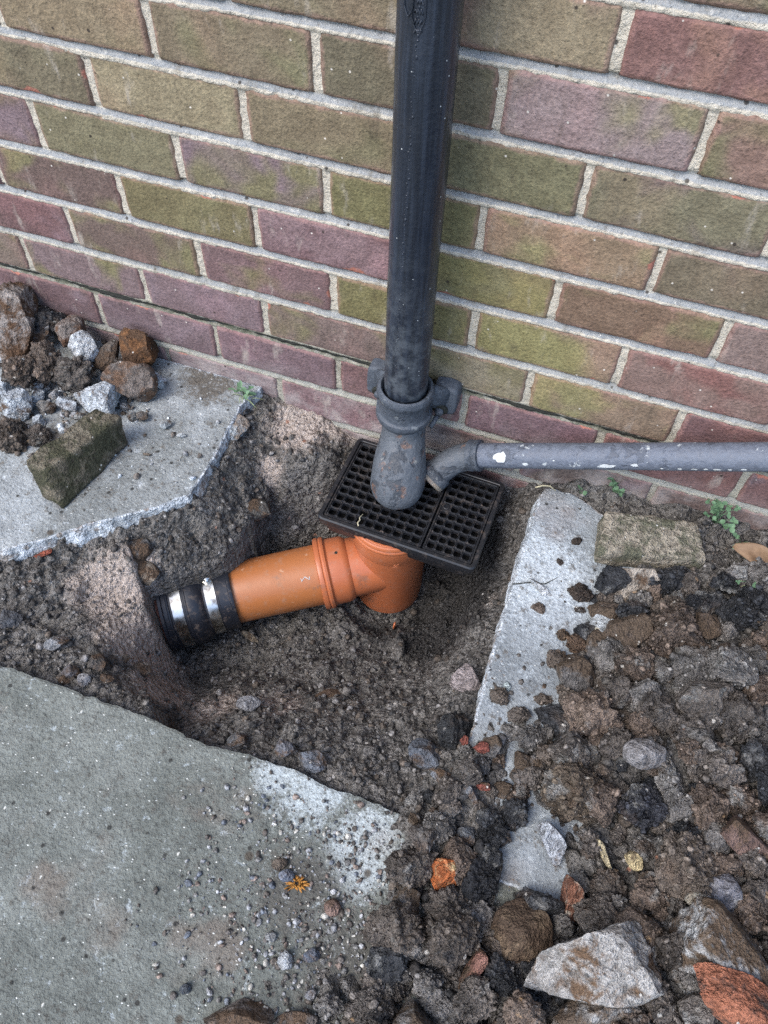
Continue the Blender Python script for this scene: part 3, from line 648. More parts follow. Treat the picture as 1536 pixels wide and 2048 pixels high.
for k in range(len(PERP)):
    pr = full_perps(k); top, bot = LINES[k], LINES[k + 1]; names = COLS.get(k)
    vis = [i for i in range(len(pr) - 1)]
    first = None
    if names:
        left_edge = {3: -.2, 4: -.23, 5: -.26, 6: -.29, 7: -.33, 8: -.36, 9: -.40, 10: -.43, 11: -.2}[k]
        first = next(i for i in vis if pr[i + 1] > left_edge + .02)
    for i in vis:
        x0, x1 = pr[i], pr[i + 1]; xm = (x0 + x1) / 2; zt = top[0] * xm + top[1]; zb = bot[0] * xm + bot[1]
        jj = .0098 + prng.uniform(-.002, .002); jv = JH + prng.uniform(-.0015, .0015)
        seed += 1; V, F, ch, rm = make_brick(x1 - x0 - jj, zt - zb - jv, seed)
        o = link_mesh('brick', V, F, MB, attrs={'chip': ch, 'rim': rm}); put(o, wall)
        o.location = Vector((xm, prng.uniform(-.0012, .0012), (zt + zb) / 2)) - wall.location
        o.rotation_euler = (prng.uniform(-.006, .006), math.atan((top[0] + bot[0]) / 2) * -1 + prng.uniform(-.004, .004), prng.uniform(-.005, .005))
        if names and 0 <= i - first < len(names): b_, p_, am = names[i - first]
        else:
            b_, p_, am = prng.choice([((112, 98, 78), OLV, .2), ((106, 84, 80), PUR, .3), ((110, 96, 76), OLV, .3)]) if k < 7 else prng.choice([((102, 82, 84), PUR, .3), ((98, 76, 76), RED, .2)])
        jt = prng.uniform(1.0, 1.1); ds = .72 if k <= 5 else .84; gm = sum(b_) / 3; b_ = [gm + (q - gm) * ds for q in b_]; gm = sum(p_) / 3; p_ = [gm + (q - gm) * ds for q in p_]
        o.color = S(*[c * jt for c in b_], 1.0); o['patch_colour'] = list(S(*p_)[:3]); o['patch_amount'] = float(am)
# mortar: one continuous bed, struck back under each course
zs = []
for k in range(len(LINES)):
    z = LINES[k][1]; zs += list(np.linspace(z - .011, z + .011, 9))
    if k + 1 < len(LINES): zs += list(np.linspace(LINES[k + 1][1] + .014, z - .014, 7))
zs = np.array(sorted(set(np.round(zs, 5)))); mxs = np.arange(XL, XR, .003)
MX, MZ = np.meshgrid(mxs, zs); mx, mz = MX.ravel(), MZ.ravel(); my = np.full_like(mx, .004); damp = np.zeros_like(mx); lip = np.ones_like(mx)
for k, (s_, z_) in enumerate(LINES):
    t = (mz - (s_ * mx + z_)) / JH + .5; on = (t > -.35) & (t < 1.35); tt = np.clip(t, 0, 1)
    deep = .0105 if k not in (10,) else .012
    wob = fbm(np.stack([mx * 5, mx * 0 + k * 3.3, mx * 0], 1), 2)
    prof = .0004 + deep * (.75 + .5 * wob) * np.clip((tt - .25) / .75, 0, 1) ** 1.3
    if k == 10:
        prof = .002 + .011 * (1 - np.clip(np.abs(tt - .55) / .3, 0, 1)); damp = np.where(on, np.clip(1.3 - np.abs(tt - .5) * 1.6, 0, 1), damp)
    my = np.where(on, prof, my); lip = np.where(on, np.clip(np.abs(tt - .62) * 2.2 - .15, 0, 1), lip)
my = my + fbm(np.stack([mx * 90, mz * 90, mx * 0], 1), 3) * .0016 + fbm(np.stack([mx * 25, mz * 25, mx * 0 + 4], 1), 2) * .0009
I = np.arange(len(mx)).reshape(MX.shape)
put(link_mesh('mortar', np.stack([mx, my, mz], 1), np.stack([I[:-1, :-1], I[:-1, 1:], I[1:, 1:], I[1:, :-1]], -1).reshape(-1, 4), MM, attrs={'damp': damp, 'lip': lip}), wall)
# damp-proof course: a ragged dark edge of slate in the joint
dv = []; df = []; xs_ = np.arange(XL, XR, .006)
for x in xs_:
    z = LINES[10][0] * x + LINES[10][1] + .002 + noise1(x * 30, 1, 1) * .002; pj = .0022 + noise1(x * 50, 4, 2) * .005 + noise1(x * 8, 4, 2) * .009; th = .0016 + .0012 * abs(noise1(x * 40, 8, 8))
    dv += [(x, pj, z - th), (x, pj, z + th), (x, .03, z - th), (x, .03, z + th)]
for i in range(len(xs_) - 1):
    a = i * 4; b = a + 4; df += [(a, b, b + 1, a + 1), (a + 1, b + 1, b + 3, a + 3), (a + 2, b + 2, b, a)]
put(link_mesh('damp_proof_course', dv, df, MDARK), wall)
put(link_mesh('wall_above', [(-4, .0, .94), (5, .0, .94), (5, .0, 2.7), (-4, 0, 2.7), (-4, .22, .94), (5, .22, .94), (5, .22, 2.7), (-4, .22, 2.7)],
              [(0, 1, 2, 3), (7, 6, 5, 4), (3, 2, 6, 7), (0, 4, 5, 1), (0, 3, 7, 4), (1, 5, 6, 2)], MU, smooth=False), wall)
for nm, (a, b) in (('wall_beyond', (-4, XL - .002)), ('wall_beyond', (XR - .22, 5))):
    put(link_mesh(nm, [(a, .004, -.3), (b, .004, -.3), (b, .004, .938), (a, .004, .938), (a, .22, -.3), (b, .22, -.3), (b, .22, .938), (a, .22, .938)],
                  [(0, 1, 2, 3), (7, 6, 5, 4), (3, 2, 6, 7), (0, 4, 5, 1), (0, 3, 7, 4), (1, 5, 6, 2)], MU, smooth=False), wall)
put(link_mesh('wall_core', [(XL, .1, -.3), (XR, .1, -.3), (XR, .1, .938), (XL, .1, .938), (XL, .22, -.3), (XR, .22, -.3), (XR, .22, .938), (XL, .22, .938)],
              [(0, 1, 2, 3), (7, 6, 5, 4), (3, 2, 6, 7), (0, 4, 5, 1), (0, 3, 7, 4), (1, 5, 6, 2)], MM, smooth=False), wall)

# ------------------------------------------------------------------ downpipe
PXC, PYC, PR_ = .3749, -.060, .0335
dp = empty('downpipe', (PXC, PYC, -.055), 'black cast iron downpipe fixed to the brick wall, ending in a grey kicked shoe', 'pipe')
zz = np.linspace(.112, 1.9, 90)
sweep('pipe', [(PXC, PYC, z) for z in zz], [PR_] * 90, MI, dp, 56, noise=.0006, nscale=12)
# casting seam: a chain of beads
sv = []; sf = []
def add_ball(V, F, c, rx, ry, rz, seg=8, rows=5):
    k = len(V)
    for i in range(rows + 1):
        ph = math.pi * i / rows
        for j in range(seg):
            th = 2 * math.pi * j / seg; V.append((c[0] + rx * math.sin(ph) * math.cos(th), c[1] + ry * math.sin(ph) * math.sin(th), c[2] + rz * math.cos(ph)))
    for i in range(rows):
        for j in range(seg): F.append((k + i * seg + j, k + i * seg + (j + 1) % seg, k + (i + 1) * seg + (j + 1) % seg, k + (i + 1) * seg + j))
r_ = random.Random(9); z = .155
while z < .80:
    ang = R(-90 - 12 + 9 * (z - .15) / .55 + r_.uniform(-3.5, 3.5)); s = .0005 + .0006 * r_.random() ** 2
    add_ball(sv, sf, (PXC + PR_ * math.cos(ang), PYC + PR_ * math.sin(ang), z), s * 1.5, s * .8, s * r_.uniform(.8, 2.2)); z += r_.uniform(.003, .0075)
put(link_mesh('casting_seam', sv, sf, MI), dp)
# raised foundry shields at the top of the view
def shield(a0, zc, wd, ht):
    pts = []
    for t in np.linspace(0, 1, 40):
        if t < .5: u = t * 2; x = -wd + 0 * u; zq = ht * (1 - 1.3 * u); x = -wd * (1 if u < .6 else (1 - ((u - .6) / .4) ** 1.5))
        else: u = (1 - t) * 2; zq = ht * (1 - 1.3 * u); x = wd * (1 if u < .6 else (1 - ((u - .6) / .4) ** 1.5))
        pts.append((x, zq))
    path = []
    for x, zq in pts:
        an = R(a0) + x / PR_; path.append((PXC + (PR_ + .0003) * math.cos(an), PYC + (PR_ + .0003) * math.sin(an), zc + zq))
    sweep('raised_mark', path, [.0006] * len(path), MI, dp, 8)
shield(-112, .672, .0055, .02); shield(-92, .662, .007, .03)
for i, zq in enumerate((.655, .664, .673, .682)):
    path = [(PXC + (PR_ + .0002) * math.cos(R(-92) + x), PYC + (PR_ + .0002) * math.sin(R(-92) + x), zq + .0025 * math.sin(x * 70 + i)) for x in np.linspace(-.13, .13, 12)]
    sweep('raised_mark', path, [.0007] * 12, MI, dp, 6)
# socket with its rings
sk = lathe('socket', (PXC, PYC, 0), (0, 0, 1), [(.0345, .116), (.0355, .123), (.039, .1275), (.0430, .126), (.0455, .120), (.0450, .113), (.0415, .1085), (.0400, .105), (.0400, .080), (.0410, .077), (.0445, .0745), (.0458, .069), (.0445, .0635), (.0410, .060), (.0385, .057), (.0365, .052), (.034, .045)], MSO, dp, noise=.0006)
sk.data.polygons.foreach_set('use_smooth', np.ones(len(sk.data.polygons), bool))
def lug(sgn):
    cx = PXC + sgn * .056; V = []; F = []
    out = []
    for t in np.linspace(0, 2 * math.pi, 28, endpoint=False):
        c, s = math.cos(t), math.sin(t); out.append((math.copysign(abs(c) ** .42, c) * .021, math.copysign(abs(s) ** .42, s) * .027))
    n = len(out); lay = [(-.002, 1.0), (-.024, 1.0), (-.0275, .93), (-.029, .8)]
    for yy, sc in lay:
        for (x, zq) in out: V.append((cx + x * sc + 0, yy + .006 * (zq / .027) * (0 if yy > -.01 else 1) * .5, .082 + zq * sc))
    for i in range(len(lay) - 1):
        for k in range(n): F.append((i * n + k, i * n + (k + 1) % n, (i + 1) * n + (k + 1) % n, (i + 1) * n + k))
    F.append(tuple((len(lay) - 1) * n + k for k in range(n)))
    V = np.array(V); V = V + fbm(V * 80, 3)[:, None] * .0007
    lg = link_mesh('lug', V, F, MSO); put(lg, dp)
    # web to the socket
    web = sweep('web', [(PXC + sgn * .022, PYC + .02, .09), (PXC + sgn * .04, PYC + .028, .09), (PXC + sgn * .058, PYC + .036, .085)], [(.012, .027), (.011, .025), (.008, .022)], MSO, dp, 20, noise=.001)
    bz = .066; bx = cx + sgn * -.004
    b1 = lathe('bolt_recess_shade', (bx, -.0315, bz), (0, -1, -.25), [(.0, -.002), (.0125, -.002), (.0135, .0015), (.012, .0042), (.0, .0045)], MDARK, None, 20); b1.parent = lg  # raised dark disc round the bolt, its colour standing in for a shaded recess
    b2 = lathe('bolt', (bx, -.0335, bz), (0, -1, -.25), [(.0, .0), (.0072, .0), (.0074, .006), (.006, .009), (.003, .0103), (.0, .0107)], MSO, None, 20); b2.parent = lg
    sweep('nail_stem', [(PXC + sgn * .045, PYC + .002, .045), (cx - sgn * .004, -.03, .058)], [.004, .0045], MSO, dp, 12)
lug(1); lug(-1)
# shoe, kicked out over the grate
path = [(PXC + .001, PYC, .058), (PXC + .002, PYC - .001, .045), (PXC + .003, PYC - .005, .030), (PXC + .005, PYC - .014, .015), (PXC + .008, PYC - .027, .001), (PXC + .011, PYC - .042, -.013), (PXC + .0135, PYC - .056, -.026), (PXC + .015, PYC - .065, -.037), (PXC + .0155, PYC - .069, -.045), (PXC + .0155, PYC - .069, -.052)]
rad = [(.0355, .0355), (.0352, .035), (.0356, .0355), (.038, .037), (.0415, .040), (.0448, .0425), (.0462, .0435), (.0458, .043), (.0440, .0415), (.0405, .038)]
tan = [(0, 0, -1), (0, -.05, -1), (0, -.25, -1), (0, -.45, -1), (0, -.6, -1), (0, -.6, -1), (0, -.42, -1), (0, -.22, -1), (0, -.08, -1), (0, 0, -1)]
sh = sweep('shoe', path, rad, MSH, dp, 48, cap1=False, noise=.0016, up=(0, 1, 0), tangents=[np.array(t) for t in tan], nscale=45)
sub = sh.modifiers.new('subdiv', 'SUBSURF'); sub.levels = 1; sub.render_levels = 1

# ------------------------------------------------------------------ waste pipe
A = wp(950, 911, -.05); B = wp(1536, 914, -.05); dwn = (B - A) / np.linalg.norm(B - A)
wpipe = empty('waste_pipe', tuple(A), 'grey painted waste pipe sloping along the wall with an elbow over the drain', 'pipe')
pth = [A + dwn * t for t in np.linspace(-.006, 1.0, 60)]
sweep('pipe', pth, [.0208] * 60, MWP, wpipe, 40, noise=.0005, nscale=20)
E1 = A + dwn * .005; Cn = A - dwn * .034; En = np.array([.4375, -.088, -.047])
ep = []; 
for t in np.linspace(0, 1, 12):
    ep.append((1 - t) ** 2 * E1 + 2 * t * (1 - t) * Cn + t * t * (Cn + (En - Cn) * .62))
dd = (En - Cn) / np.linalg.norm(En - Cn); last = ep[-1]
ep += [last + dd * .004, last + dd * .0045, En - dd * .006, En]
er = [.0236] * 12 + [.0238, .0272, .0276, .0262]
sweep('elbow', ep, er, MSH, wpipe, 36, noise=.0005, cap1=False)
MRIM = mat_weathered('worn_elbow_rim', S(120, 112, 100), S(62, 66, 72), S(176, 172, 164), .5, .6)
lathe('elbow_rim', En, dd, [(.0262, -.004), (.0276, -.001), (.0272, .003), (.0245, .0045), (.0222, .0035), (.0215, -.014), (.0, -.016)], MRIM, wpipe, 36)
lathe('collar', A, dwn, [(.0236, -.010), (.0262, -.009), (.0268, -.005), (.0262, -.001), (.0250, .001), (.0262, .003), (.0268, .007), (.0258, .011), (.0212, .0115)], MSO, wpipe, 40)
# paint flecks
def patch(center, normal, up, a, b, seed, mat, name, parent, rad_curv, axis):
    nn = np.asarray(normal, float); nn /= np.linalg.norm(nn); ax = np.asarray(axis, float); sd_ = np.cross(nn, ax)
    V = [(0, 0)]; m_ = 22; F = []
    for i in range(m_):
        th = 2 * math.pi * i / m_; k = 1 + .35 * noise1(math.cos(th) * 1.6, math.sin(th) * 1.6, seed) + .2 * noise1(math.cos(th) * 4, math.sin(th) * 4, seed); V.append((a * k * math.cos(th), b * k * math.sin(th)))
    W = []
    for (u, v) in V:
        an = v / rad_curv; W.append(np.asarray(center) + ax * u + (nn * math.cos(an) + sd_ * math.sin(an)) * (rad_curv + .0005))
    for i in range(m_): F.append((0, 1 + i, 1 + (i + 1) % m_))
    put(link_mesh(name, W, F, mat), parent)
MPT = mat_blob('pale_paint_fleck', S(196, 202, 204), .7)
vd = CAM - A; vd -= dwn * (vd @ dwn); vd /= np.linalg.norm(vd)
sdv = np.cross(vd, dwn)
pr_ = random.Random(4)
for (t, an, a, b) in [(.052, -8, .010, .0085), (.093, 38, .005, .0025), (.22, 45, .013, .0035), (.262, 38, .005, .0025), (.325, 56, .003, .002), (.345, 58, .004, .0018), (.36, 57, .003, .0018), (.375, 58, .005, .002), (.392, 57, .003, .0018), (.3, 55, .002, .0015), (.14, 20, .002, .001), (.41, 56, .004, .0018)]:
    for sg in (1,):
        a_ = R(an); nn = vd * math.cos(a_) + sdv * math.sin(a_) * sg
        if (nn[2] > vd[2]): nn = vd * math.cos(a_) - sdv * math.sin(a_)
        patch(A + dwn * t, nn, None, a, b, t * 100, MPT, 'paint_fleck', wpipe, .0212, dwn)

# ------------------------------------------------------------------ drain grate
GZ = -.072
g0 = np.mean([gp(628, 1040, GZ)[0], gp(718, 878, GZ)[0]]); g1 = np.mean([gp(1015, 962, GZ)[0], gp(950, 1137, GZ)[0]])
y0 = np.mean([gp(628, 1040, GZ)[1], gp(950, 1137, GZ)[1]]); y1 = np.mean([gp(718, 878, GZ)[1], gp(1015, 962, GZ)[1]])
GC = ((g0 + g1) / 2, (y0 + y1) / 2, GZ); GWd, GDp = g1 - g0, y1 - y0
gr = empty('drain_grate', GC, 'black plastic square-hole drain grate sitting on the orange gully below the downpipe', 'grate'); gr.rotation_euler = (R(-1.0), R(1.2), R(-.9))
def rrect(w_, d_, r, z, n=5):
    pts = []
    for (sx, sy, a0) in ((1, 1, 0), (-1, 1, 90), (-1, -1, 180), (1, -1, 270)):
        for k in range(n + 1):
            a = R(a0 + 90 * k / n); pts.append((sx * (w_ / 2 - r) + r * math.cos(a), sy * (d_ / 2 - r) + r * math.sin(a), z))
    return pts
def rings_mesh(name, rings, mat, parent, close_last=False, close_first=False):
    n = len(rings[0]); V = [p for r in rings for p in r]; F = []
    for i in range(len(rings) - 1):
        for k in range(n): F.append((i * n + k, (i + 1) * n + k, (i + 1) * n + (k + 1) % n, i * n + (k + 1) % n))
    if close_last: F.append(tuple((len(rings) - 1) * n + k for k in range(n)))
    o = link_mesh(name, V, F, mat, parent); sharp_bevel(o, 30); return o
fw = .0085
rings_mesh('frame', [rrect(GWd - .030, GDp - .030, .004, -.05), rrect(GWd - 2 * fw + .001, GDp - 2 * fw + .001, .004, -.010), rrect(GWd - 2 * fw + .001, GDp - 2 * fw + .001, .004, .0008), rrect(GWd - 2 * fw + .003, GDp - 2 * fw + .003, .005, .0018), rrect(GWd - .004, GDp - .004, .009, .0018),
                     rrect(GWd, GDp, .010, -.0008), rrect(GWd, GDp, .010, -.011), rrect(GWd - .003, GDp - .003, .009, -.0125), rrect(GWd - .006, GDp - .006, .008, -.0125), rrect(GWd - .007, GDp - .007, .008, -.021), rrect(GWd - .03, GDp - .03, .008, -.022), rrect(GWd - .05, GDp - .05, .008, -.052)], MBK, gr)
rings_mesh('hole_shade_sheet', [rrect(GWd - .031, GDp - .031, .004, -.0125), rrect(GWd - .034, GDp - .034, .004, -.0133)], MPIT, gr, close_last=True)  # black sheet close under the bars, standing in for the deep shade below
iw, idp = GWd - 2 * fw - .001, GDp - 2 * fw - .001
def lattice(name, cx, wd, cols, rows, blank=None):
    V = []; F = []; m = .004; pw = (wd - 2 * m) / cols; pd = (idp - 2 * m) / rows
    x_ = cx - wd / 2 + m; y_ = -idp / 2 + m; hx, hy = pw / 2 - .0016, pd / 2 - .0016
    def ringp(cx_, cy_, a, b, r, z):
        q = []
        for (sx, sy) in ((1, 1), (-1, 1), (-1, -1), (1, -1)):
            p1 = (cx_ + sx * a, cy_ + sy * (b - r), z); p2 = (cx_ + sx * (a - r), cy_ + sy * b, z)
            q += [p1, p2] if sx * sy > 0 else [p2, p1]
        return q
    for i in range(cols):
        for j in range(rows):
            cx_ = x_ + (i + .5) * pw; cy_ = y_ + (j + .5) * pd; k = len(V)
            O = [(cx_ + pw / 2, cy_ + pd / 2, -.0008), (cx_ - pw / 2, cy_ + pd / 2, -.0008), (cx_ - pw / 2, cy_ - pd / 2, -.0008), (cx_ + pw / 2, cy_ - pd / 2, -.0008)]
            V += O
            if blank and (i, j) == blank:
                F.append((k, k + 1, k + 2, k + 3)); continue
            V += ringp(cx_, cy_, hx + .0009, hy + .0009, .0028, .0004); V += ringp(cx_, cy_, hx + .0002, hy + .0002, .0024, .0002); V += ringp(cx_, cy_, hx - .0002, hy - .0002, .0022, -.001); V += ringp(cx_, cy_, hx - .0007, hy - .0007, .002, -.006)
            a = k + 4
            for c_ in range(4):
                p1, p2 = a + 2 * c_, a + 2 * c_ + 1; nx1 = a + (2 * c_ + 2) % 8
                F.append((k + c_, p2, p1)) ; F.append((k + c_, k + (c_ + 1) % 4, nx1, p2))
            for l in range(3):
                for c_ in range(8): F.append((a + l * 8 + c_, a + l * 8 + (c_ + 1) % 8, a + (l + 1) * 8 + (c_ + 1) % 8, a + (l + 1) * 8 + c_))
    # border of the panel
    o = link_mesh(name, V, F, MBK, gr, smooth=False)
    bx = [rrect_at(cx, wd - 2 * m, idp - 2 * m, .0001, -.0008), rrect_at(cx, wd - 2 * m + .002, idp - 2 * m + .002, .002, .0010), rrect_at(cx, wd - .0016, idp - .0016, .004, .0010), rrect_at(cx, wd, idp, .0045, -.0004), rrect_at(cx, wd, idp, .0045, -.011)]
    ob = rings_mesh('panel_border', bx, MBK, o); return o
def rrect_at(cx, w_, d_, r, z): return [(p[0] + cx, p[1], p[2]) for p in rrect(w_, d_, r, z)]
wm = iw * .665; gap = .0025; wr = iw - wm - gap
lattice('grate_panel', -iw / 2 + wm / 2, wm, 10, 10); lat2 = lattice('grate_panel', iw / 2 - wr / 2, wr, 5, 10, (0, 5))
sc_ = lathe('screw', (iw / 2 - wr + .004 + (wr - .008) / 10, -idp / 2 + .004 + 5.5 * (idp - .008) / 10, -.001), (0, 0, 1), [(.0055, -.001), (.0055, .0016), (.0045, .0022), (.0035, .0022), (.003, .0004), (.0, .0002)], MBK, None, 20); sc_.parent = gr
tw = [gp(717, 1052, GZ + .004), gp(715, 1046, GZ + .004), gp(720, 1040, GZ + .004), gp(719, 1036, GZ + .004), gp(726, 1028, GZ + .004)]
tag(sweep('twig', tw, [.0011, .0012, .0011, .001, .0006], MST2, None, 8), 'tiny pale bent twig lying on the black drain grate', 'twig')
cyl = None

# ------------------------------------------------------------------ orange gully, pipe, coupling
G = np.array([.3925, -.165, -.215]); Lp = np.array([.1373, -.3215, -.245]); pd_ = (Lp - G) / np.linalg.norm(Lp - G)
gu = empty('drain_gully', (G[0], G[1], -.32), 'orange plastic gully pot with side outlet under the black grate', 'drain')
gb = lathe('body', (G[0], G[1] + .010, .001), (0, 0, 1), [(.0545, -.335), (.0615, -.327), (.0635, -.305), (.0645, -.150), (.0650, -.1475), (.0670, -.145), (.0685, -.142), (.069, -.108), (.0705, -.1065), (.0712, -.103), (.0702, -.1), (.0685, -.0985), (.0704, -.097), (.0710, -.093), (.0695, -.0895), (.0668, -.0885), (.0655, -.0903), (.0640, -.0885), (.0615, -.0885), (.0605, -.0905), (.0590, -.089), (.0570, -.091), (.0560, -.098), (.0560, -.145), (.058, -.15), (.058, -.31)], MOR, gu, 72)
lathe('seal_ring', (G[0], G[1], 0), (0, 0, 1), [(.0562, -.1005), (.0545, -.101), (.0535, -.104), (.0548, -.107), (.0562, -.108)], MBK, gu, 64)
lathe('outlet', G, pd_, [(.0525, -.004), (.054, .070), (.0575, .0735), (.0595, .078), (.0605, .082), (.0605, .106), (.0625, .108), (.0655, .110), (.0662, .114), (.0650, .1165), (.0640, .1175), (.0655, .119), (.0660, .123), (.0650, .1265), (.0610, .128), (.0555, .128)], MOR, gu, 64)
tb = gp(789, 1250, -.312); sweep('moulding_tab', [tb + np.array([0, 0, -.012]), tb + np.array([0, -.002, 0]), tb + np.array([.001, -.003, .012])], [(.0022, .005), (.0022, .005), (.0018, .004)], MOR, gu, 10)
sp = gp(668, 1097, -.11); hole = lathe('plug_hole_shade', G + pd_ * .095 + np.array([0, 0, .0603]) + np.array([.0, -.0, 0]), (0, -.15, 1), [(.0, .0008), (.0028, .0008), (.003, -.001)], MDARK, gu, 14)  # small dark disc on the surface, painted as the shade in a hole
# faint raised size mark on the body: ring with a stroke and a bar
def on_body(an, z, r=.0692): return (G[0] + r * math.cos(an), G[1] + r * math.sin(an), z)
a0 = R(-62)
sweep('raised_mark', [on_body(a0 + .055 * math.cos(t), -.126 + .0042 * math.sin(t)) for t in np.linspace(0, 6.28, 22)], [.0004] * 22, MOR, gu, 6)
sweep('raised_mark', [on_body(a0 + u * .085, -.126 + u * .0055) for u in np.linspace(-1, 1, 6)], [.0004] * 6, MOR, gu, 6)
dpipe = empty('drain_pipe', tuple(Lp), 'smooth ochre plastic drain pipe between the orange gully and black rubber coupling', 'pipe')
dp1 = lathe('pipe', G, pd_, [(.0552, .118), (.0552, .16), (.0552, .22), (.0552, .30), (.052, .30)], MOP, dpipe, 64)
mk = (G + pd_ * .152); vd2 = CAM - mk; vd2 -= pd_ * (vd2 @ pd_); vd2 /= np.linalg.norm(vd2); sd2 = np.cross(vd2, pd_)
def pipe_pt(t, an): return G + pd_ * t + (vd2 * math.cos(an) + sd2 * math.sin(an)) * .0553
for seq in ([(.143, .0), (.1435, .10)], [(.1435, .10), (.151, -.02), (.1575, .10)], [(.1575, .10), (.158, .0)]):
    P_ = []; 
    for (a, b) in zip(seq[:-1], seq[1:]):
        for u in np.linspace(0, 1, 6): P_.append(pipe_pt(a[0] + (b[0] - a[0]) * u, (a[1] + (b[1] - a[1]) * u)))
    sweep('chalk_mark', P_, [.0007] * len(P_), MPT, dpipe, 6)
C0 = G + pd_ * .284; _ce = gp(331, 1220, -.250) - C0; CL = np.linalg.norm(_ce); cdir = _ce / CL; KL = CL / .105
cp_ = empty('pipe_coupling', tuple(C0), 'black rubber pipe coupling with two shiny steel clamp bands', 'coupling')
lathe('sleeve', C0, cdir, [((r_c * (1.035 + .055 * t_c / .105) if r_c > .056 else r_c), t_c * KL) for r_c, t_c in [(.0556, -.001), (.0605, -.001), (.0615, .001), (.0615, .004), (.0600, .005), (.0603, .019), (.0595, .020), (.0595, .041), (.0610, .042), (.0650, .046), (.0680, .052), (.0695, .058), (.0692, .0645), (.0700, .0655), (.0700, .0675), (.0672, .0685), (.0672, .0895), (.0700, .0905), (.0705, .0925), (.0690, .0935), (.0690, .0985), (.0715, .1), (.0715, .104), (.068, .105)]], MRB, cp_, 64)
for (t, r, wd) in ((.0305 * KL, .0630, .0080 * KL), (.079 * KL, .0727, .0080 * KL)):
    cb = lathe('clamp_band', C0, cdir, [(r - .001, t - wd), (r + .0002, t - wd), (r + .0007, t - wd + .0005), (r + .0007, t + wd - .0005), (r + .0002, t + wd), (r - .001, t + wd)], MSS, cp_, 64)
    a, b, d = frame_from(cdir); q = C0 + d * t
    vv = np.array([0.05, 0.12, 1.0]); vv -= d * (vv @ d); vv /= np.linalg.norm(vv); tv = np.cross(d, vv)
    top = q + vv * (r + .004)
    s1 = sweep('clamp_screw', [top - tv * .011, top + tv * .006, top + tv * .0061, top + tv * .012], [.0046, .0046, .0072, .0066], MSS, None, 12); s1.parent = cb; s1.location = (0, 0, 0); 
    h1 = sweep('screw_housing', [top - tv * .007 - vv * .001, top + tv * .004 - vv * .001], [(.0078, .0066), (.0078, .0066)], MSS, None, 10); h1.parent = cb
C1 = C0 + cdir * (CL - .004)
cpl = empty('clay_pipe', tuple(C1), 'end of old reddish clay pipe buried in pale mortar left of the rubber coupling', 'pipe')
lathe('pipe', C1, np.array([-.84, -.52, -.06]), [(.055, -.003), (.0645, -.003), (.0655, .01), (.0655, .25)], MCLAYPIPE, cpl, 40, noise=.001)

# ------------------------------------------------------------------ rocks, clods and crumbs
from mathutils.geometry import tessellate_polygon
def ico(sub):
    bm = bmesh.new(); bmesh.ops.create_icosphere(bm, subdivisions=sub, radius=1); bm.verts.ensure_lookup_table()
    V = np.array([v.co[:] for v in bm.verts]); F = np.array([[v.index for v in f.verts] for f in bm.faces]); bm.free(); return V, F
ICO = {k: ico(k) for k in (1, 2, 5, 6)}
def worley(p):
    i = np.floor(p).astype(np.int64); best = np.full(len(p), 9.)
    for dx in (-1, 0, 1):
        for dy in (-1, 0, 1):
            for dz in (-1, 0, 1):
                c = i + np.array([dx, dy, dz]); h = _perm[(_perm[(_perm[c[:, 0] & 511] + c[:, 1]) & 511] + c[:, 2]) & 511]
                best = np.minimum(best, np.linalg.norm(c + (_g[h] * .45 + .5) - p, axis=1))
    return best
def rock_shape(kind, seed, sub=5):
    r = np.random.RandomState(seed); V, F = ICO[sub]; V = V.copy(); o = r.uniform(0, 300, 3)
    if kind == 'clay':
        W = V * (1 + .40 * perlin(V * 1.0 + o) + .16 * perlin(V * 2.1 + o + 9))[:, None]
        W = W + .2 * np.stack([perlin(W * 1.9 + o + 40), perlin(W * 1.9 + o + 80), perlin(W * 1.9 + o + 120)], 1)
        N = r.normal(size=(5, 3)); N /= np.linalg.norm(N, axis=1)[:, None]
        for q in range(5):
            ex = W @ N[q] - r.uniform(.55, .8); W = W - np.clip(ex, 0, None)[:, None] * N[q] * .8
        U = W + .12 * np.stack([perlin(W * 4 + o + 40), perlin(W * 4 + o + 80), perlin(W * 4 + o + 120)], 1)
        b1 = np.clip(.75 - worley(U * 2.6 + o), -.2, 1); b2 = np.clip(.75 - worley(U * 5.6 + o + 50), -.2, 1); m1 = .5 + .5 * np.clip(perlin(W * 1.6 + o + 70) * 2, -1, 1)
        W = W + V * (.34 * b1 + .2 * b2 * m1 + .07 * fbm(W * 9 + o, 3))[:, None]
    else:
        W = V * (1 + .22 * perlin(V * .9 + o))[:, None]; n = {'stone': 13, 'block': 9, 'slabby': 8, 'pebble': 5}[kind]
        N = r.normal(size=(n, 3)); N /= np.linalg.norm(N, axis=1)[:, None]
        if kind == 'slabby': N[0] = (0, 0, 1); N[1] = (.05, 0, -1)
        for q in range(n):
            off = r.uniform(.5, .82) if kind != 'slabby' or q > 1 else .34
            if kind == 'pebble': off = r.uniform(.75, .92)
            ex = W @ N[q] - off; W = W - np.clip(ex, 0, None)[:, None] * N[q] * .97
        k = {'stone': .05, 'block': .045, 'slabby': .04, 'pebble': .02}[kind]
        nn = V / np.linalg.norm(V, axis=1)[:, None]
        W = W + nn * (k * fbm(W * 3.2 + o, 4, .6) + k * .45 * np.abs(perlin(W * 9 + o)))[:, None]
    lo, hi = W.min(0), W.max(0); W = (W - (lo + hi) / 2) / ((hi - lo) / 2)
    return W, F
PROTO = {}

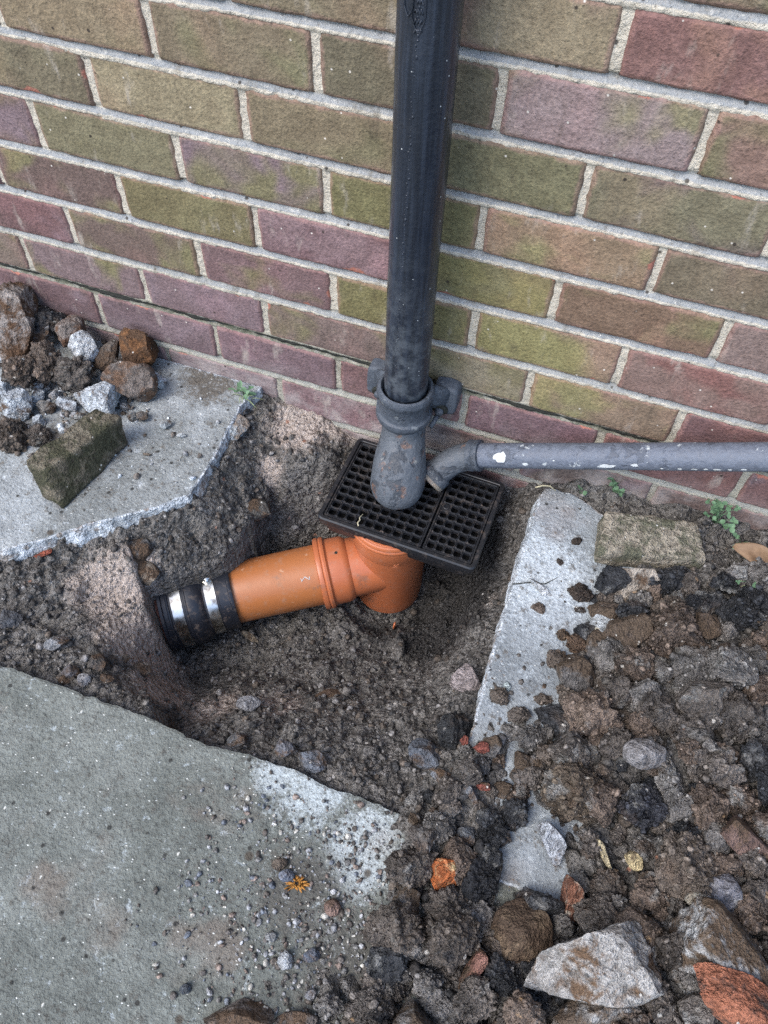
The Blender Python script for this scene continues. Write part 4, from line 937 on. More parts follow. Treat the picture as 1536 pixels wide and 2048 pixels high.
def proto(kind, i, mat, sub=5):
    sub = 6 if kind == 'clay' or sub == 6 else 5
    key = (kind, i, mat.name, sub)
    if key not in PROTO:
        W, F = rock_shape(kind, 1000 + i * 7 + len(kind) * 131, sub)
        o = link_mesh(kind + '_lump', W, F, mat); me = o.data; bpy.data.objects.remove(o); PROTO[key] = me
    return PROTO[key]
def inpoly(x, y, poly):
    c = False; j = len(poly) - 1
    for i in range(len(poly)):
        xi, yi = poly[i]; xj, yj = poly[j]
        if (yi > y) != (yj > y) and x < (xj - xi) * (y - yi) / (yj - yi) + xi: c = not c
        j = i
    return c
LEFTP, FRONTP, WEDGEP = ccw(left), ccw(front), ccw(wedge)
def surf(x, y):
    z = soil_z(x, y)
    if inpoly(x, y, LEFTP): z = max(z, LEFT_Z)
    if inpoly(x, y, FRONTP) or inpoly(x, y, WEDGEP): z = max(z, SLAB_Z)
    return z
def seat(px, py, rise):
    z = -.06
    for _ in range(12):
        p = gp(px, py, z); z = .5 * z + .5 * (surf(p[0], min(p[1], -.004)) + rise)
    return gp(px, py, z)
CAMROT = cam.matrix_world.to_3x3()
clod_rng = random.Random(21)
placed = []
def lump(name, px, py, a, b, kind, i, col, label, cat, mat=None, dz=.0, col2=(90, 74, 60), amt=.3, roll=None, thick=None, group=None, sub=5, sink=.5):
    mat = mat or (MC if kind == 'clay' else MST); p = seat(px, py, 0); s = scale_at(p); A_, B_ = a * s, b * s
    tk = thick if thick else min(A_, B_) * .95
    p = seat(px, py, min(A_, B_) * sink + dz)
    o = inst(name, proto(kind, i, mat, sub)); o.location = tuple(p)
    rl = R(roll) if roll is not None else R(clod_rng.uniform(-25, 25))
    M3 = CAMROT @ Matrix.Rotation(rl, 3, 'Z'); q = Matrix.Rotation(0, 3, 'X')
    o.matrix_world = Matrix.Translation(Vector(p)) @ M3.to_4x4() @ Matrix.Diagonal((A_, B_, tk, 1))
    o.color = S(*col); o['second_colour'] = list(S(*col2)[:3]); o['second_amount'] = float(amt)
    tag(o, label, cat, group); placed.append((p[0], p[1], max(A_, B_) * .8)); return o
BR, DK, WB, GY = (86, 81, 76), (46, 48, 51), (94, 83, 74), (102, 100, 97)
PALE = (190, 198, 204)
def jit(c):
    k = clod_rng.uniform(.92, 1.1); return [v * k for v in c]
# rubble pile on the left-hand path
lump('conglomerate_rock', 30, 646, 48, 78, 'stone', 1, (156, 148, 142), 'big grey-brown rock of cemented stones at the left edge of the picture', 'rock', dz=.03, col2=(84, 64, 48), amt=.35, sub=6)
lump('stone', 140, 662, 28, 33, 'stone', 2, (140, 132, 126), 'grey-brown angular stone against the wall behind the white cubic stone', 'stone', dz=.035, col2=(96, 72, 56), amt=.3)
lump('stone', 169, 694, 28, 31, 'block', 3, (206, 211, 213), 'whitish cubic stone near the wall, brightest in the rubble pile', 'stone', dz=.03, amt=.0)
lump('rusty_stone', 277, 698, 36, 37, 'stone', 4, (124, 88, 58), 'rusty orange-brown round stone lump nearest the wall', 'stone', dz=.022, col2=(84, 64, 48), amt=.4)
lump('stone', 214, 712, 25, 36, 'stone', 5, (112, 104, 96), 'dull brown-grey upright stone between the white cube and the rusty lump', 'stone', dz=.015, amt=.3)
lump('stone', 263, 765, 50, 42, 'slabby', 6, (118, 110, 104), 'flat grey-brown stone with a yellow fleck, below the rusty lump', 'stone', dz=.012, col2=(104, 82, 66), amt=.3, thick=.022)
lump('clay_clod', 42, 744, 38, 35, 'clay', 1, WB, 'brown clay clod just below the big conglomerate rock', 'clod', dz=.03)
lump('clay_clod', 98, 724, 34, 42, 'clay', 2, WB, 'tall brown clay clod left of the whitish cubic stone', 'clod', dz=.03)
lump('clay_clod', 148, 752, 40, 37, 'clay', 3, BR, 'brown clay clod right above the large pale angular rock', 'clod', dz=.022)
lump('pale_rock', 192, 795, 44, 35, 'block', 7, (196, 204, 210), 'large pale blue-grey angular rock touching the mossy loose brick', 'rock', dz=.008, amt=.05)
lump('pale_rock', 36, 810, 30, 34, 'block', 8, PALE, 'pale blue-grey square rock low on the left of the rubble pile', 'rock', dz=.008, amt=.1)
lump('pale_rock', 8, 782, 18, 30, 'block', 9, PALE, 'pale rock cut by the left picture edge below the conglomerate rock', 'rock', dz=.01, amt=.1)
for (x, y, a, b, i, c) in [(82, 769, 17, 16, 10, PALE), (73, 797, 14, 22, 11, PALE), (93, 814, 19, 16, 12, (136, 134, 130)), (135, 808, 23, 14, 13, PALE), (313, 760, 20, 17, 14, PALE), (78, 840, 12, 12, 10, PALE), (266, 832, 12, 11, 12, (140, 140, 138)), (285, 832, 12, 11, 13, (132, 126, 120)),
                          (330, 849, 13, 9, 11, (180, 186, 188)), (362, 870, 10, 5, 10, (186, 190, 190)), (110, 790, 12, 10, 9, (170, 170, 170)), (60, 858, 12, 9, 12, (150, 150, 150)), (250, 812, 11, 8, 8, (150, 152, 154)), (304, 790, 10, 7, 13, (150, 150, 148)), (18, 838, 14, 10, 11, PALE), (160, 832, 14, 8, 9, (150, 152, 150)), (228, 830, 9, 8, 10, (160, 162, 164))]:
    lump('stone_chip', x, y, a, b, 'stone', i, c, 'small pale stone chip in the rubble around the mossy loose brick', 'stone', dz=.003, amt=.15, group='pale stone chips in the left rubble pile')
lump('clay_clod', 98, 640, 36, 32, 'clay', 4, DK, 'dark soil clod against the wall behind the grey-brown stone', 'clod', dz=.03)
lump('clay_clod', 16, 872, 48, 40, 'clay', 5, (84, 76, 68), 'grey-brown soil lump at the left edge beside the mossy loose brick', 'clod', dz=.0, sink=.3)
lump('stone', 84, 672, 30, 18, 'slabby', 15, (140, 142, 144), 'grey stone half hidden behind the grey-brown angular stone', 'stone', dz=.02, thick=.02)
lump('clay_clod', 240, 735, 25, 22, 'clay', 6, BR, 'brown clod wedged between the upright stone and the flat stone', 'clod', dz=.012)
lump('clay_clod', 75, 872, 30, 26, 'clay', 7, (84, 78, 72), 'low grey soil lump behind the front end of the mossy loose brick', 'clod', dz=.0, sink=.3)
lump('broken_concrete', 462, 858, 40, 44, 'stone', 16, (176, 184, 188), 'pale broken lump of concrete at the corner of the left path', 'concrete', dz=-.045, col2=(140, 128, 116), amt=.15, sink=.5)
# pit and its banks
lump('stone', 515, 1023, 28, 26, 'stone', 17, (98, 96, 92), 'rounded grey stone stuck in the bank behind the ochre pipe', 'stone', sink=.15)
lump('stone', 273, 1101, 32, 28, 'stone', 18, (112, 112, 112), 'grey stone under the edge of the left path above the coupling', 'stone', sink=.2)
lump('mortar_lump', 288, 1142, 32, 24, 'stone', 19, (158, 148, 134), 'pale sandy mortar lump just left of the steel clamp', 'mortar', sink=.2)
lump('brick_chip', 86, 1108, 20, 6, 'stone', 2, (150, 84, 66), 'thin red brick chip under the left path edge', 'brick', amt=.0)
lump('stone', 496, 1411, 25, 20, 'block', 20, (148, 150, 154), 'pale grey stone on the slope between the pit and the front path', 'stone', amt=.1)
lump('stone', 625, 1522, 28, 23, 'block', 21, (122, 128, 136), 'blue-grey flat stone at the front edge of the pit by the pale concrete patch', 'stone', amt=.15)
lump('stone', 572, 1496, 20, 18, 'block', 22, (112, 112, 116), 'dark grey stone left of the blue-grey flat stone', 'stone', amt=.3)
lump('stone', 474, 1480, 20, 13, 'slabby', 23, (120, 122, 124), 'low grey stone beside the front path edge', 'stone', amt=.3, thick=.01)
lump('stone', 929, 1362, 30, 31, 'block', 24, (160, 150, 148), 'pinkish-grey stone on the right lip of the pit beside the wedge-shaped path', 'stone', dz=.008, amt=.05)
lump('wood_splinter', 660, 1388, 32, 10, 'slabby', 25, (118, 98, 86), 'flat brownish splinter lying on the front slope of the pit', 'wood', amt=.3, roll=12, thick=.008)
lump('shard', 502, 1274, 22, 8, 'slabby', 26, (150, 140, 124), 'thin beige shard lying below the ochre pipe', 'shard', roll=-38, thick=.006, amt=.2)
lump('stone', 115, 1285, 24, 13, 'slabby', 27, (138, 140, 142), 'flat pale grey stone on the soil left of the coupling', 'stone', thick=.012, amt=.2)
for (x, y, a, b, i, c) in [(142, 1342, 18, 15, 10, (116, 114, 116)), (167, 1361, 15, 14, 11, (148, 148, 150)), (215, 1358, 14, 13, 12, (92, 90, 88)), (197, 1325, 19, 16, 13, (92, 88, 84)), (22, 1237, 24, 19, 14, (92, 94, 98)), (280, 1341, 20, 16, 9, (126, 118, 110)), (130, 1360, 12, 10, 8, (88, 86, 84)), (232, 1338, 10, 9, 10, (104, 100, 98)), (250, 1318, 11, 8, 11, (110, 104, 98))]:
    lump('stone', x, y, a, b, 'stone', i, c, 'small grey stone in the soil along the far edge of the front path', 'stone', amt=.2, group='small stones left of the pit')
lump('felt_scrap', 911, 1470, 38, 46, 'clay', 8, (36, 38, 40), 'black fibrous clump beside the red brick chips', 'clump', dz=.0)
for (x, y, a, b, lab) in [(929, 1481, 9, 11, 'smallest red brick chip lying on the black clump'), (964, 1495, 17, 12, 'red brick chip with a dark hole right of the black clump'), (967, 1573, 16, 9, 'flat red brick chip on a grey splinter below the black clump')]:
    lump('brick_chip', x, y, a, b, 'stone', 3, (154, 92, 80), lab, 'brick', dz=.012, amt=.1)
lump('stone', 850, 1508, 26, 33, 'slabby', 28, (104, 110, 118), 'blue-grey layered stone left of the black clump', 'stone', roll=35, thick=.016, amt=.2)
lump('stone', 882, 1551, 19, 16, 'block', 29, (122, 126, 132), 'small blue-grey stone below the layered stone', 'stone', amt=.15)
lump('stone', 930, 1672, 21, 19, 'block', 30, (118, 122, 126), 'small grey stone above the orange tile piece', 'stone', amt=.2)
lump('stone', 945, 1590, 10, 26, 'slabby', 31, (128, 132, 136), 'grey splinter of stone beneath the flat red chip', 'stone', roll=28, thick=.01)
# on the wedge-shaped path
lump('clay_clod', 1161, 1188, 28, 22, 'clay', 9, (58, 50, 44), 'dark brown clod alone on the pale wedge-shaped path', 'clod')
lump('clay_clod', 1078, 1216, 17, 12, 'clay', 10, WB, 'small flat brown clod on the pale path below the white splinter', 'clod')
for (x, y, a, b, i) in [(1153, 1084, 12, 9, 1), (1120, 1124, 7, 10, 2), (1160, 1221, 12, 8, 3), (1130, 1204, 4, 4, 4), (1100, 1258, 5, 4, 5), (1190, 1185, 6, 3, 6)]:
    lump('soil_crumb', x, y, a, b, 'clay', i, (60, 52, 46), 'tiny soil crumb on the clean part of the wedge-shaped path', 'crumb', group='soil crumbs on the wedge-shaped path')
lump('clay_clod', 1153, 1290, 24, 22, 'clay', 1, (84, 68, 54), 'reddish-brown clod left of the pale triangular concrete piece', 'clod')
lump('clay_clod', 1126, 1269, 15, 13, 'clay', 2, (84, 70, 56), 'small reddish-brown clod touching the larger clod by the triangular concrete', 'clod')
lump('clay_clod', 1115, 1323, 22, 25, 'clay', 3, (82, 74, 66), 'greyish clod on the path below the reddish-brown clods', 'clod')
lump('clay_clod', 1086, 1398, 20, 13, 'clay', 4, (92, 84, 76), 'flat grey-brown clod on the lower part of the wedge-shaped path', 'clod')
lump('clay_clod', 998, 1392, 22, 20, 'clay', 5, (92, 84, 76), 'clod on the left edge of the wedge-shaped path near its tip', 'clod')
lump('clay_clod', 1037, 1432, 24, 20, 'clay', 6, (84, 78, 72), 'grey clod at the lower end of the wedge-shaped path', 'clod')
lump('pebble', 1014, 1375, 8, 11, 'pebble', 1, (190, 204, 204), 'smooth pale blue-white pebble near the tip of the wedge-shaped path', 'pebble', amt=0)
lump('stone_splinter', 1084, 1180, 34, 9, 'slabby', 32, (196, 200, 202), 'thin white splinter lying on the wedge-shaped path', 'splinter', roll=-48, thick=.006, amt=0)
lump('broken_concrete', 1265, 1172, 56, 40, 'slabby', 33, (176, 168, 156), 'beige broken concrete plate half buried below the mossy half brick', 'concrete', roll=-8, thick=.02, amt=.2, sink=.25)
# heap, larger pieces
lump('concrete_chunk', 1180, 1925, 138, 88, 'block', 35, (166, 164, 160), 'largest pale concrete chunk in the heap at the bottom of the picture', 'concrete', roll=12, col2=(104, 84, 66), amt=.16, sub=6, sink=.35)
lump('concrete_chunk', 1452, 1932, 108, 104, 'block', 36, (170, 172, 172), 'pale-edged chunk caked in brown clay in the bottom right corner', 'concrete', roll=-30, col2=(92, 78, 64), amt=.38, sub=6, sink=.35)
lump('broken_brick', 1475, 2010, 84, 54, 'block', 37, (164, 108, 84), 'orange broken brick in the bottom right corner', 'brick', roll=-20, dz=.035, col2=(70, 62, 58), amt=.2, sub=6)
lump('concrete_chunk', 1190, 2036, 90, 38, 'block', 38, (160, 160, 158), 'pale concrete chunk cut by the bottom edge of the picture', 'concrete', dz=.01, col2=(96, 84, 72), amt=.35)
lump('brown_stone', 1043, 1868, 62, 54, 'block', 39, (118, 102, 84), 'flat-topped brown stone left of the largest concrete chunk', 'stone', col2=(84, 70, 58), amt=.35, sink=.35)
lump('roof_tile_piece', 888, 1750, 30, 36, 'block', 40, (178, 104, 62), 'bright orange piece of roof tile in the heap', 'tile', roll=-12, dz=.01, col2=(214, 196, 150), amt=.12)
lump('tar_lump', 956, 1768, 46, 50, 'clay', 9, (36, 38, 42), 'glossy black lump right of the orange tile piece', 'clump')
lump('tile_shard', 1146, 1803, 22, 46, 'slabby', 41, (132, 92, 74), 'upright reddish tile shard with a pale edge above the largest concrete chunk', 'tile', roll=-14, thick=.014, col2=(190, 184, 168), amt=.1, dz=.015)
lump('stone', 1288, 1508, 43, 31, 'pebble', 2, (132, 130, 130), 'smooth grey stone with a rusty spot in the middle of the heap', 'stone', dz=.015, col2=(140, 116, 92), amt=.0)
lump('stone_flake', 1106, 1684, 22, 42, 'slabby', 42, (178, 184, 190), 'white flaky stone standing beside the bare grey concrete', 'stone', roll=28, thick=.014, dz=.012, amt=.1)
lump('plaster_chip', 1207, 1706, 8, 34, 'slabby', 43, (190, 178, 146), 'long cream plaster chip below the grey clods', 'plaster', roll=22, thick=.006, dz=.012, amt=0)
lump('plaster_chip', 1268, 1720, 19, 18, 'slabby', 44, (196, 180, 140), 'short cream plaster chip in the heap', 'plaster', thick=.008, dz=.014, amt=0)
lump('stone', 1484, 1676, 54, 30, 'slabby', 45, (118, 98, 90), 'reddish-grey flat stone near the right picture edge', 'stone', roll=-35, thick=.02, dz=.012, amt=.3)
lump('stone', 1452, 1792, 32, 46, 'block', 46, (128, 128, 134), 'blue-grey stone with a white fleck above the bottom right chunk', 'stone', roll=20, dz=.012, col2=(206, 206, 202), amt=.1)
lump('plaster_chip', 1398, 1800, 26, 16, 'slabby', 47, (190, 184, 168), 'whitish plaster crumb beside the blue-grey stone', 'plaster', thick=.01, dz=.02, amt=.3)
lump('brick_shard', 946, 1940, 12, 44, 'slabby', 48, (150, 112, 100), 'pinkish brick shard leaning left of the largest concrete chunk', 'brick', roll=-38, thick=.012, dz=.008, amt=.3)
lump('clay_clod', 1376, 1740, 78, 84, 'clay', 10, (96, 88, 80), 'very large pale-smeared clay clod right of the cream plaster chips', 'clod', sub=6, sink=.3)
lump('stone', 475, 2036, 74, 28, 'slabby', 49, (120, 112, 106), 'flat brown-grey rock cut by the bottom edge left of the heap', 'rock', thick=.02, amt=.3)
lump('stone', 592, 2044, 44, 22, 'block', 50, (112, 106, 102), 'grey rock at the bottom edge right of the flat rock', 'rock', amt=.3)
LM = [(888, 1750, 'orange roof tile piece'), (1180, 1925, 'largest concrete chunk'), (1475, 2010, 'orange broken brick'), (1207, 1706, 'long cream plaster chip'), (1268, 1720, 'short cream plaster chip'), (1288, 1508, 'smooth grey stone with a rusty spot'), (1106, 1684, 'white flaky stone'),
      (1300, 1085, 'pale mossy half brick'), (1265, 1172, 'beige concrete plate'), (1205, 1262, 'pale triangular concrete piece'), (911, 1470, 'black fibrous clump'), (1146, 1803, 'upright reddish tile shard'), (956, 1768, 'glossy black lump'), (1484, 1676, 'reddish-grey flat stone'), (1452, 1792, 'blue-grey stone with a white fleck'),
      (950, 1434, 'tip of the wedge-shaped path'), (1500, 1115, 'brown dead leaf'), (946, 1940, 'pinkish brick shard'), (967, 1573, 'flat red brick chip'), (1043, 1868, 'flat-topped brown stone'), (1452, 1932, 'pale-edged bottom right chunk'), (570, 1920, 'pale round pebble'), (1376, 1740, 'very large pale-smeared clod')]
used_labels = set()
def near_label(x, y, a, c):
    tone = 'black' if sum(c) < 150 else 'grey-brown' if c in (GY,) or sum(c) > 235 else 'brown'
    sz = 'large' if a > 44 else 'middling'
    for (lx, ly, nm) in sorted(LM, key=lambda q: (q[0] - x) ** 2 + (q[1] - y) ** 2):
        an = math.degrees(math.atan2(ly - y, x - lx)) % 360
        rel = ['right of', 'up and right of', 'above', 'up and left of', 'left of', 'down and left of', 'below', 'down and right of'][int((an + 22.5) // 45) % 8]
        lab = '%s %s clay lump %s the %s' % (sz, tone, rel, nm)
        if lab not in used_labels: used_labels.add(lab); return lab
# heap, clods that read as individuals
for (x, y, a, b, c) in [(1335, 1168, 52, 30, DK), (1413, 1205, 42, 28, DK), (1451, 1166, 34, 24, DK), (1482, 1232, 50, 38, DK), (1360, 1256, 62, 50, WB), (1264, 1228, 38, 30, DK), (1273, 1332, 50, 40, WB), (1390, 1340, 56, 48, GY), (1240, 1384, 32, 36, BR),
                        (1184, 1436, 54, 58, WB), (1150, 1592, 70, 64, (92, 82, 70)), (1288, 1618, 52, 50, (46, 48, 54)), (1340, 1562, 30, 44, GY), (1430, 1540, 54, 46, BR), (1474, 1602, 42, 36, WB), (825, 1742, 56, 46, (88, 82, 76)), (892, 1818, 46, 44, BR), (787, 1862, 64, 60, (84, 78, 72)), (901, 1884, 56, 62, (76, 70, 64)),
                        (1000, 1950, 40, 40, DK), (738, 2014, 56, 40, (90, 86, 82)), (890, 2016, 46, 34, GY), (1480, 1430, 60, 50, BR), (1320, 1430, 46, 40, BR), (1505, 1330, 44, 40, GY), (1230, 1490, 36, 30, BR), (1390, 1450, 44, 36, BR), (1510, 1520, 34, 44, DK), (1300, 1800, 46, 40, WB), (1060, 1480, 34, 28, GY), (1070, 1560, 30, 28, BR), (1215, 1770, 42, 36, BR),
                        (1500, 1720, 36, 40, BR), (1290, 1700, 30, 28, BR), (1180, 1690, 26, 30, BR), (975, 1640, 26, 24, DK), (960, 1530, 24, 22, GY), (900, 1620, 24, 22, BR), (830, 1600, 22, 18, GY), (1050, 2020, 46, 36, WB), (1330, 2010, 40, 44, BR), (1340, 1900, 34, 40, BR), (660, 2010, 30, 26, GY), (1520, 1800, 36, 44, BR)]:
    lump('clay_clod', x, y, a, b, 'clay', clod_rng.randint(1, 10), jit(c), near_label(x, y, a, c), 'clod', group='large clay lumps of the spoil heap', dz=.0, sink=.62)
# gravel stones on the front path
for (x, y, a, b, c, lab) in [(570, 1920, 16, 20, (172, 176, 178), 'pale round pebble on the gravelly front path'), (622, 1910, 18, 14, (108, 116, 128), 'blue-grey pebble right of the pale round pebble'), (665, 1816, 17, 18, (150, 126, 116), 'pinkish stone with a white tip on the front path'), (573, 1752, 16, 13, (126, 134, 148), 'bluish pebble touching the orange lichen spot'),
                             (560, 1728, 16, 12, (108, 98, 88), 'brown pebble just above the bluish pebble'), (542, 1873, 13, 10, (140, 142, 142), 'grey pebble above the pale round pebble'), (622, 1988, 12, 12, (146, 148, 152), 'grey pebble lowest on the gravelly front path'), (370, 1977, 12, 11, (88, 94, 100), 'dark pebble farthest left on the front path')]:
    lump('pebble', x, y, a, b, 'pebble', 3 + int(x) % 4, c, lab, 'pebble', amt=.1)

# fill the heap with further clods, largest first
heap_px = [(1150, 1210), (1240, 1140), (1536, 1140), (1640, 1160), (1640, 2200), (640, 2200), (730, 1980), (790, 1780), (800, 1640), (900, 1520), (960, 1460), (1100, 1450), (1150, 1330)]
HEAP = [tuple(gp(a, b, -.03)[:2]) for a, b in heap_px]; bare = [tuple(gp(a, b, SLAB_Z)[:2]) for a, b in [(1045, 1600), (1115, 1630), (1165, 1810), (970, 1830), (990, 1720)]]
hx = [p[0] for p in HEAP]; hy = [p[1] for p in HEAP]; cnt = 0; fills = []
sizes = sorted([.008 + .027 * clod_rng.random() ** 1.7 for _ in range(280)], reverse=True)
for rr in sizes:
    for _ in range(30):
        x = clod_rng.uniform(min(hx), max(hx)); y = clod_rng.uniform(min(hy), max(hy))
        if not inpoly(x, y, HEAP) or inpoly(x, y, bare): continue
        if any((x - q[0]) ** 2 + (y - q[1]) ** 2 < (rr * .62 + q[2] * .45) ** 2 for q in placed): continue
        placed.append((x, y, rr)); fills.append((x, y, rr)); break
for (x, y, rr) in fills:
    st = clod_rng.random() < .2
    o = inst('stone_piece' if st else 'clay_clod', proto('stone', clod_rng.randint(1, 16), MST) if st else proto('stone' if clod_rng.random() < .4 else 'clay', clod_rng.randint(1, 10), MC))
    o.location = (x, y, surf(x, y) + rr * clod_rng.uniform(.2, .75)); o.rotation_euler = [clod_rng.uniform(0, 6.28) for _ in range(3)]; o.scale = [rr * clod_rng.uniform(.75, 1.15) for _ in range(3)]
    c = clod_rng.choice([(112, 110, 108), (132, 130, 128), (104, 92, 82)]) if st else clod_rng.choice([BR, BR, WB, GY, GY, DK, (92, 84, 76)])
    o.color = S(*c); o['second_colour'] = list(S(86, 74, 62)[:3]); o['second_amount'] = .35
    if st: tag(o, 'small muddy stone among the clay lumps of the spoil heap', 'stone', 'small stones in the spoil heap')
    else: tag(o, 'small clay lump filling the spoil heap on the right', 'clod', 'small clay lumps of the spoil heap')

# crumbs nobody could count
CR_V = [rock_shape('stone', 500 + i, 1)[0] for i in range(14)] + [rock_shape('clay', 700 + i, 1)[0] for i in range(14)]
CR_F = ICO[1][1]
def crumbs(name, pts, sizes_, cols, label, cat, seed, flat=.8, sink=.25):
    r = np.random.RandomState(seed); n = len(pts); nv = len(CR_V[0]); V = np.zeros((n, nv, 3)); 
    q = r.normal(size=(n, 4)); q /= np.linalg.norm(q, axis=1)[:, None]; w_, x, y, z = q.T
    RM = np.stack([1 - 2 * (y * y + z * z), 2 * (x * y - z * w_), 2 * (x * z + y * w_), 2 * (x * y + z * w_), 1 - 2 * (x * x + z * z), 2 * (y * z - x * w_), 2 * (x * z - y * w_), 2 * (y * z + x * w_), 1 - 2 * (x * x + y * y)], 1).reshape(n, 3, 3)
    base = np.array(CR_V)[r.randint(0, len(CR_V), n)] * r.uniform(.38, 1.15, (n, 1, 3)) * np.asarray(sizes_)[:, None, None]
    V = np.einsum('nij,nkj->nki', RM, base); V[:, :, 2] *= flat; V = V + np.asarray(pts)[:, None, :]; V[:, :, 2] += (np.asarray(sizes_) * (flat - sink) * .6)[:, None]
    F = (CR_F[None] + (np.arange(n) * nv)[:, None, None]).reshape(-1, 3)
    T = np.repeat(np.asarray(cols)[:, None, :3], nv, 1).reshape(-1, 3)
    o = link_mesh(name, V.reshape(-1, 3), F, MCR, attrs={'tint': T}, smooth=False)
    return tag(o, label, cat, kind='stuff')
def pick(n, pal, r):
    P_ = np.array([S(*c)[:3] for c in pal]); return P_[r.randint(0, len(P_), n)] * r.uniform(.75, 1.2, (n, 1))
SOILPAL = [(84, 81, 77), (74, 70, 66), (98, 95, 91), (108, 105, 101), (68, 65, 62), (90, 82, 74), (122, 120, 118), (58, 58, 58)]
GRAVPAL = [(112, 112, 110), (132, 134, 136), (96, 92, 88), (84, 80, 76), (150, 152, 154), (120, 108, 100), (100, 106, 114), (170, 168, 160), (90, 84, 78)]
def in_poly_v(x, y, poly):
    c = np.zeros(len(x), bool); j = len(poly) - 1
    for i in range(len(poly)):
        xi, yi = poly[i]; xj, yj = poly[j]
        m_ = ((yi > y) != (yj > y)) & (x < (xj - xi) * (y - yi) / (yj - yi + 1e-12) + xi); c ^= m_; j = i
    return c
r = np.random.RandomState(77)
# on the soil
n = 17000; x = r.uniform(-.25, 1.15, n); y = r.uniform(-.92, -.02, n); z = soil_zs(x, y)
keep = ~in_poly_v(x, y, LEFTP) & ~(in_poly_v(x, y, FRONTP) & (z < SLAB_Z + .002)) & ~(in_poly_v(x, y, WEDGEP) & (z < SLAB_Z + .002))
sv_ = bil(SG, x, y, X0, Y0, RES); keep &= r.rand(n) > sv_ * .85; keep &= (r.rand(n) > .55) | ~in_poly_v(x, y, HEAP)
x, y, z = x[keep], y[keep], z[keep]; sz = .0016 + (.0062 + .004 * in_poly_v(x, y, HEAP)) * r.rand(len(x)) ** 4.0
cols = pick(len(x), SOILPAL, r); wv = bil(wet_gapshade.reshape(ny, nx), x, y, X0, Y0, RES); cols = cols * (1 - .7 * np.clip(wv, 0, 1))[:, None]
crumbs('soil_crumbs', np.stack([x, y, z], 1), sz, cols, 'loose crumbs of dark soil scattered through the pit and heap', 'soil', 1)
# crumbs sticking to the clods
bpy.context.view_layer.update()
pts_ = []; szs_ = []; cls_ = []
for o in list(COL.objects):
    if o.type != 'MESH' or not o.name.startswith('clay_clod'): continue
    me = o.data; nv = len(me.vertices); co = np.empty(nv * 3, np.float32); me.vertices.foreach_get('co', co); co = co.reshape(-1, 3)
    rad_ = max(o.scale); k = int(min(90, 16 + 26000 * rad_ * rad_)); ii = r.randint(0, nv, k * 2); Mw = np.array(o.matrix_world)
    q = co[ii] @ Mw[:3, :3].T + Mw[:3, 3]; q = q[q[:, 2] > Mw[2, 3] - rad_ * .2][:k]
    pts_.append(q); szs_.append(.0009 + rad_ * .16 * r.rand(len(q)) ** 3); cls_.append(np.tile(np.array(o.color[:3]) * 1.15, (len(q), 1)) * r.uniform(.6, 1.5, (len(q), 1)))
crumbs('clod_crumbs', np.concatenate(pts_), np.concatenate(szs_), np.concatenate(cls_), 'crumbs of soil stuck to the clay lumps of the heap', 'soil', 6, flat=1.0, sink=1.0)
# gravel washed over the front path
n = 9000; x = r.uniform(.12, .75, n); y = r.uniform(-1.0, -.6, n)
cx, cy = gp(700, 1850, SLAB_Z)[:2]; dxy = np.sqrt(((x - cx) / .20) ** 2 + ((y - cy) / .17) ** 2) + fbm(np.stack([x * 18, y * 18, x * 0], 1), 3) * .35
keep = in_poly_v(x, y, FRONTP) & (soil_zs(x, y) < SLAB_Z + .001) & (r.rand(n) < np.clip(1.45 - dxy, 0, 1) ** 1.5)
x, y = x[keep], y[keep]; sz = .0011 + .0042 * r.rand(len(x)) ** 3.5
crumbs('path_gravel', np.stack([x, y, np.full(len(x), SLAB_Z)], 1), sz, pick(len(x), GRAVPAL, r), 'fine grey gravel and dirt spread over the front path', 'gravel', 2)
n = 900; x = r.uniform(-.15, .5, n); y = r.uniform(-1.0, -.625, n); keep = in_poly_v(x, y, FRONTP); x, y = x[keep], y[keep]
# rubble grit on the left path, crumbs on the wedge path
n = 2600; x = r.uniform(-.4, .07, n); y = r.uniform(-.3, -.005, n); cx, cy = gp(140, 810, LEFT_Z)[:2]
keep = r.rand(n) < np.exp(-(((x - cx) / .13) ** 2 + ((y - cy) / .075) ** 2)) + .06; keep &= in_poly_v(x, y, LEFTP); x, y = x[keep], y[keep]; sz = .0012 + .0065 * r.rand(len(x)) ** 3
crumbs('rubble_grit', np.stack([x, y, np.full(len(x), LEFT_Z)], 1), sz, pick(len(x), [PALE, (150, 152, 154), (120, 112, 104), (164, 166, 168), (90, 80, 70), (104, 98, 92)], r), 'pale stone grit around the rubble on the left path', 'grit', 3)
n = 2600; x = r.uniform(.60, .86, n); y = r.uniform(-.6, -.03, n); z = soil_zs(x, y)
dd_ = (x - .625) + .25 * np.clip(-.30 - y, 0, 1); keep = in_poly_v(x, y, WEDGEP) & (z < SLAB_Z + .002) & (r.rand(n) < .06 + np.clip((-.22 - y) * 3, 0, .6) + np.clip((x - .69) * 6, 0, .5)); x, y = x[keep], y[keep]; sz = .001 + .0046 * r.rand(len(x)) ** 3.2
crumbs('path_crumbs', np.stack([x, y, np.full(len(x), SLAB_Z)], 1), sz, pick(len(x), SOILPAL + [(80, 66, 54)], r), 'soil crumbs scattered over the wedge-shaped path', 'soil', 4)

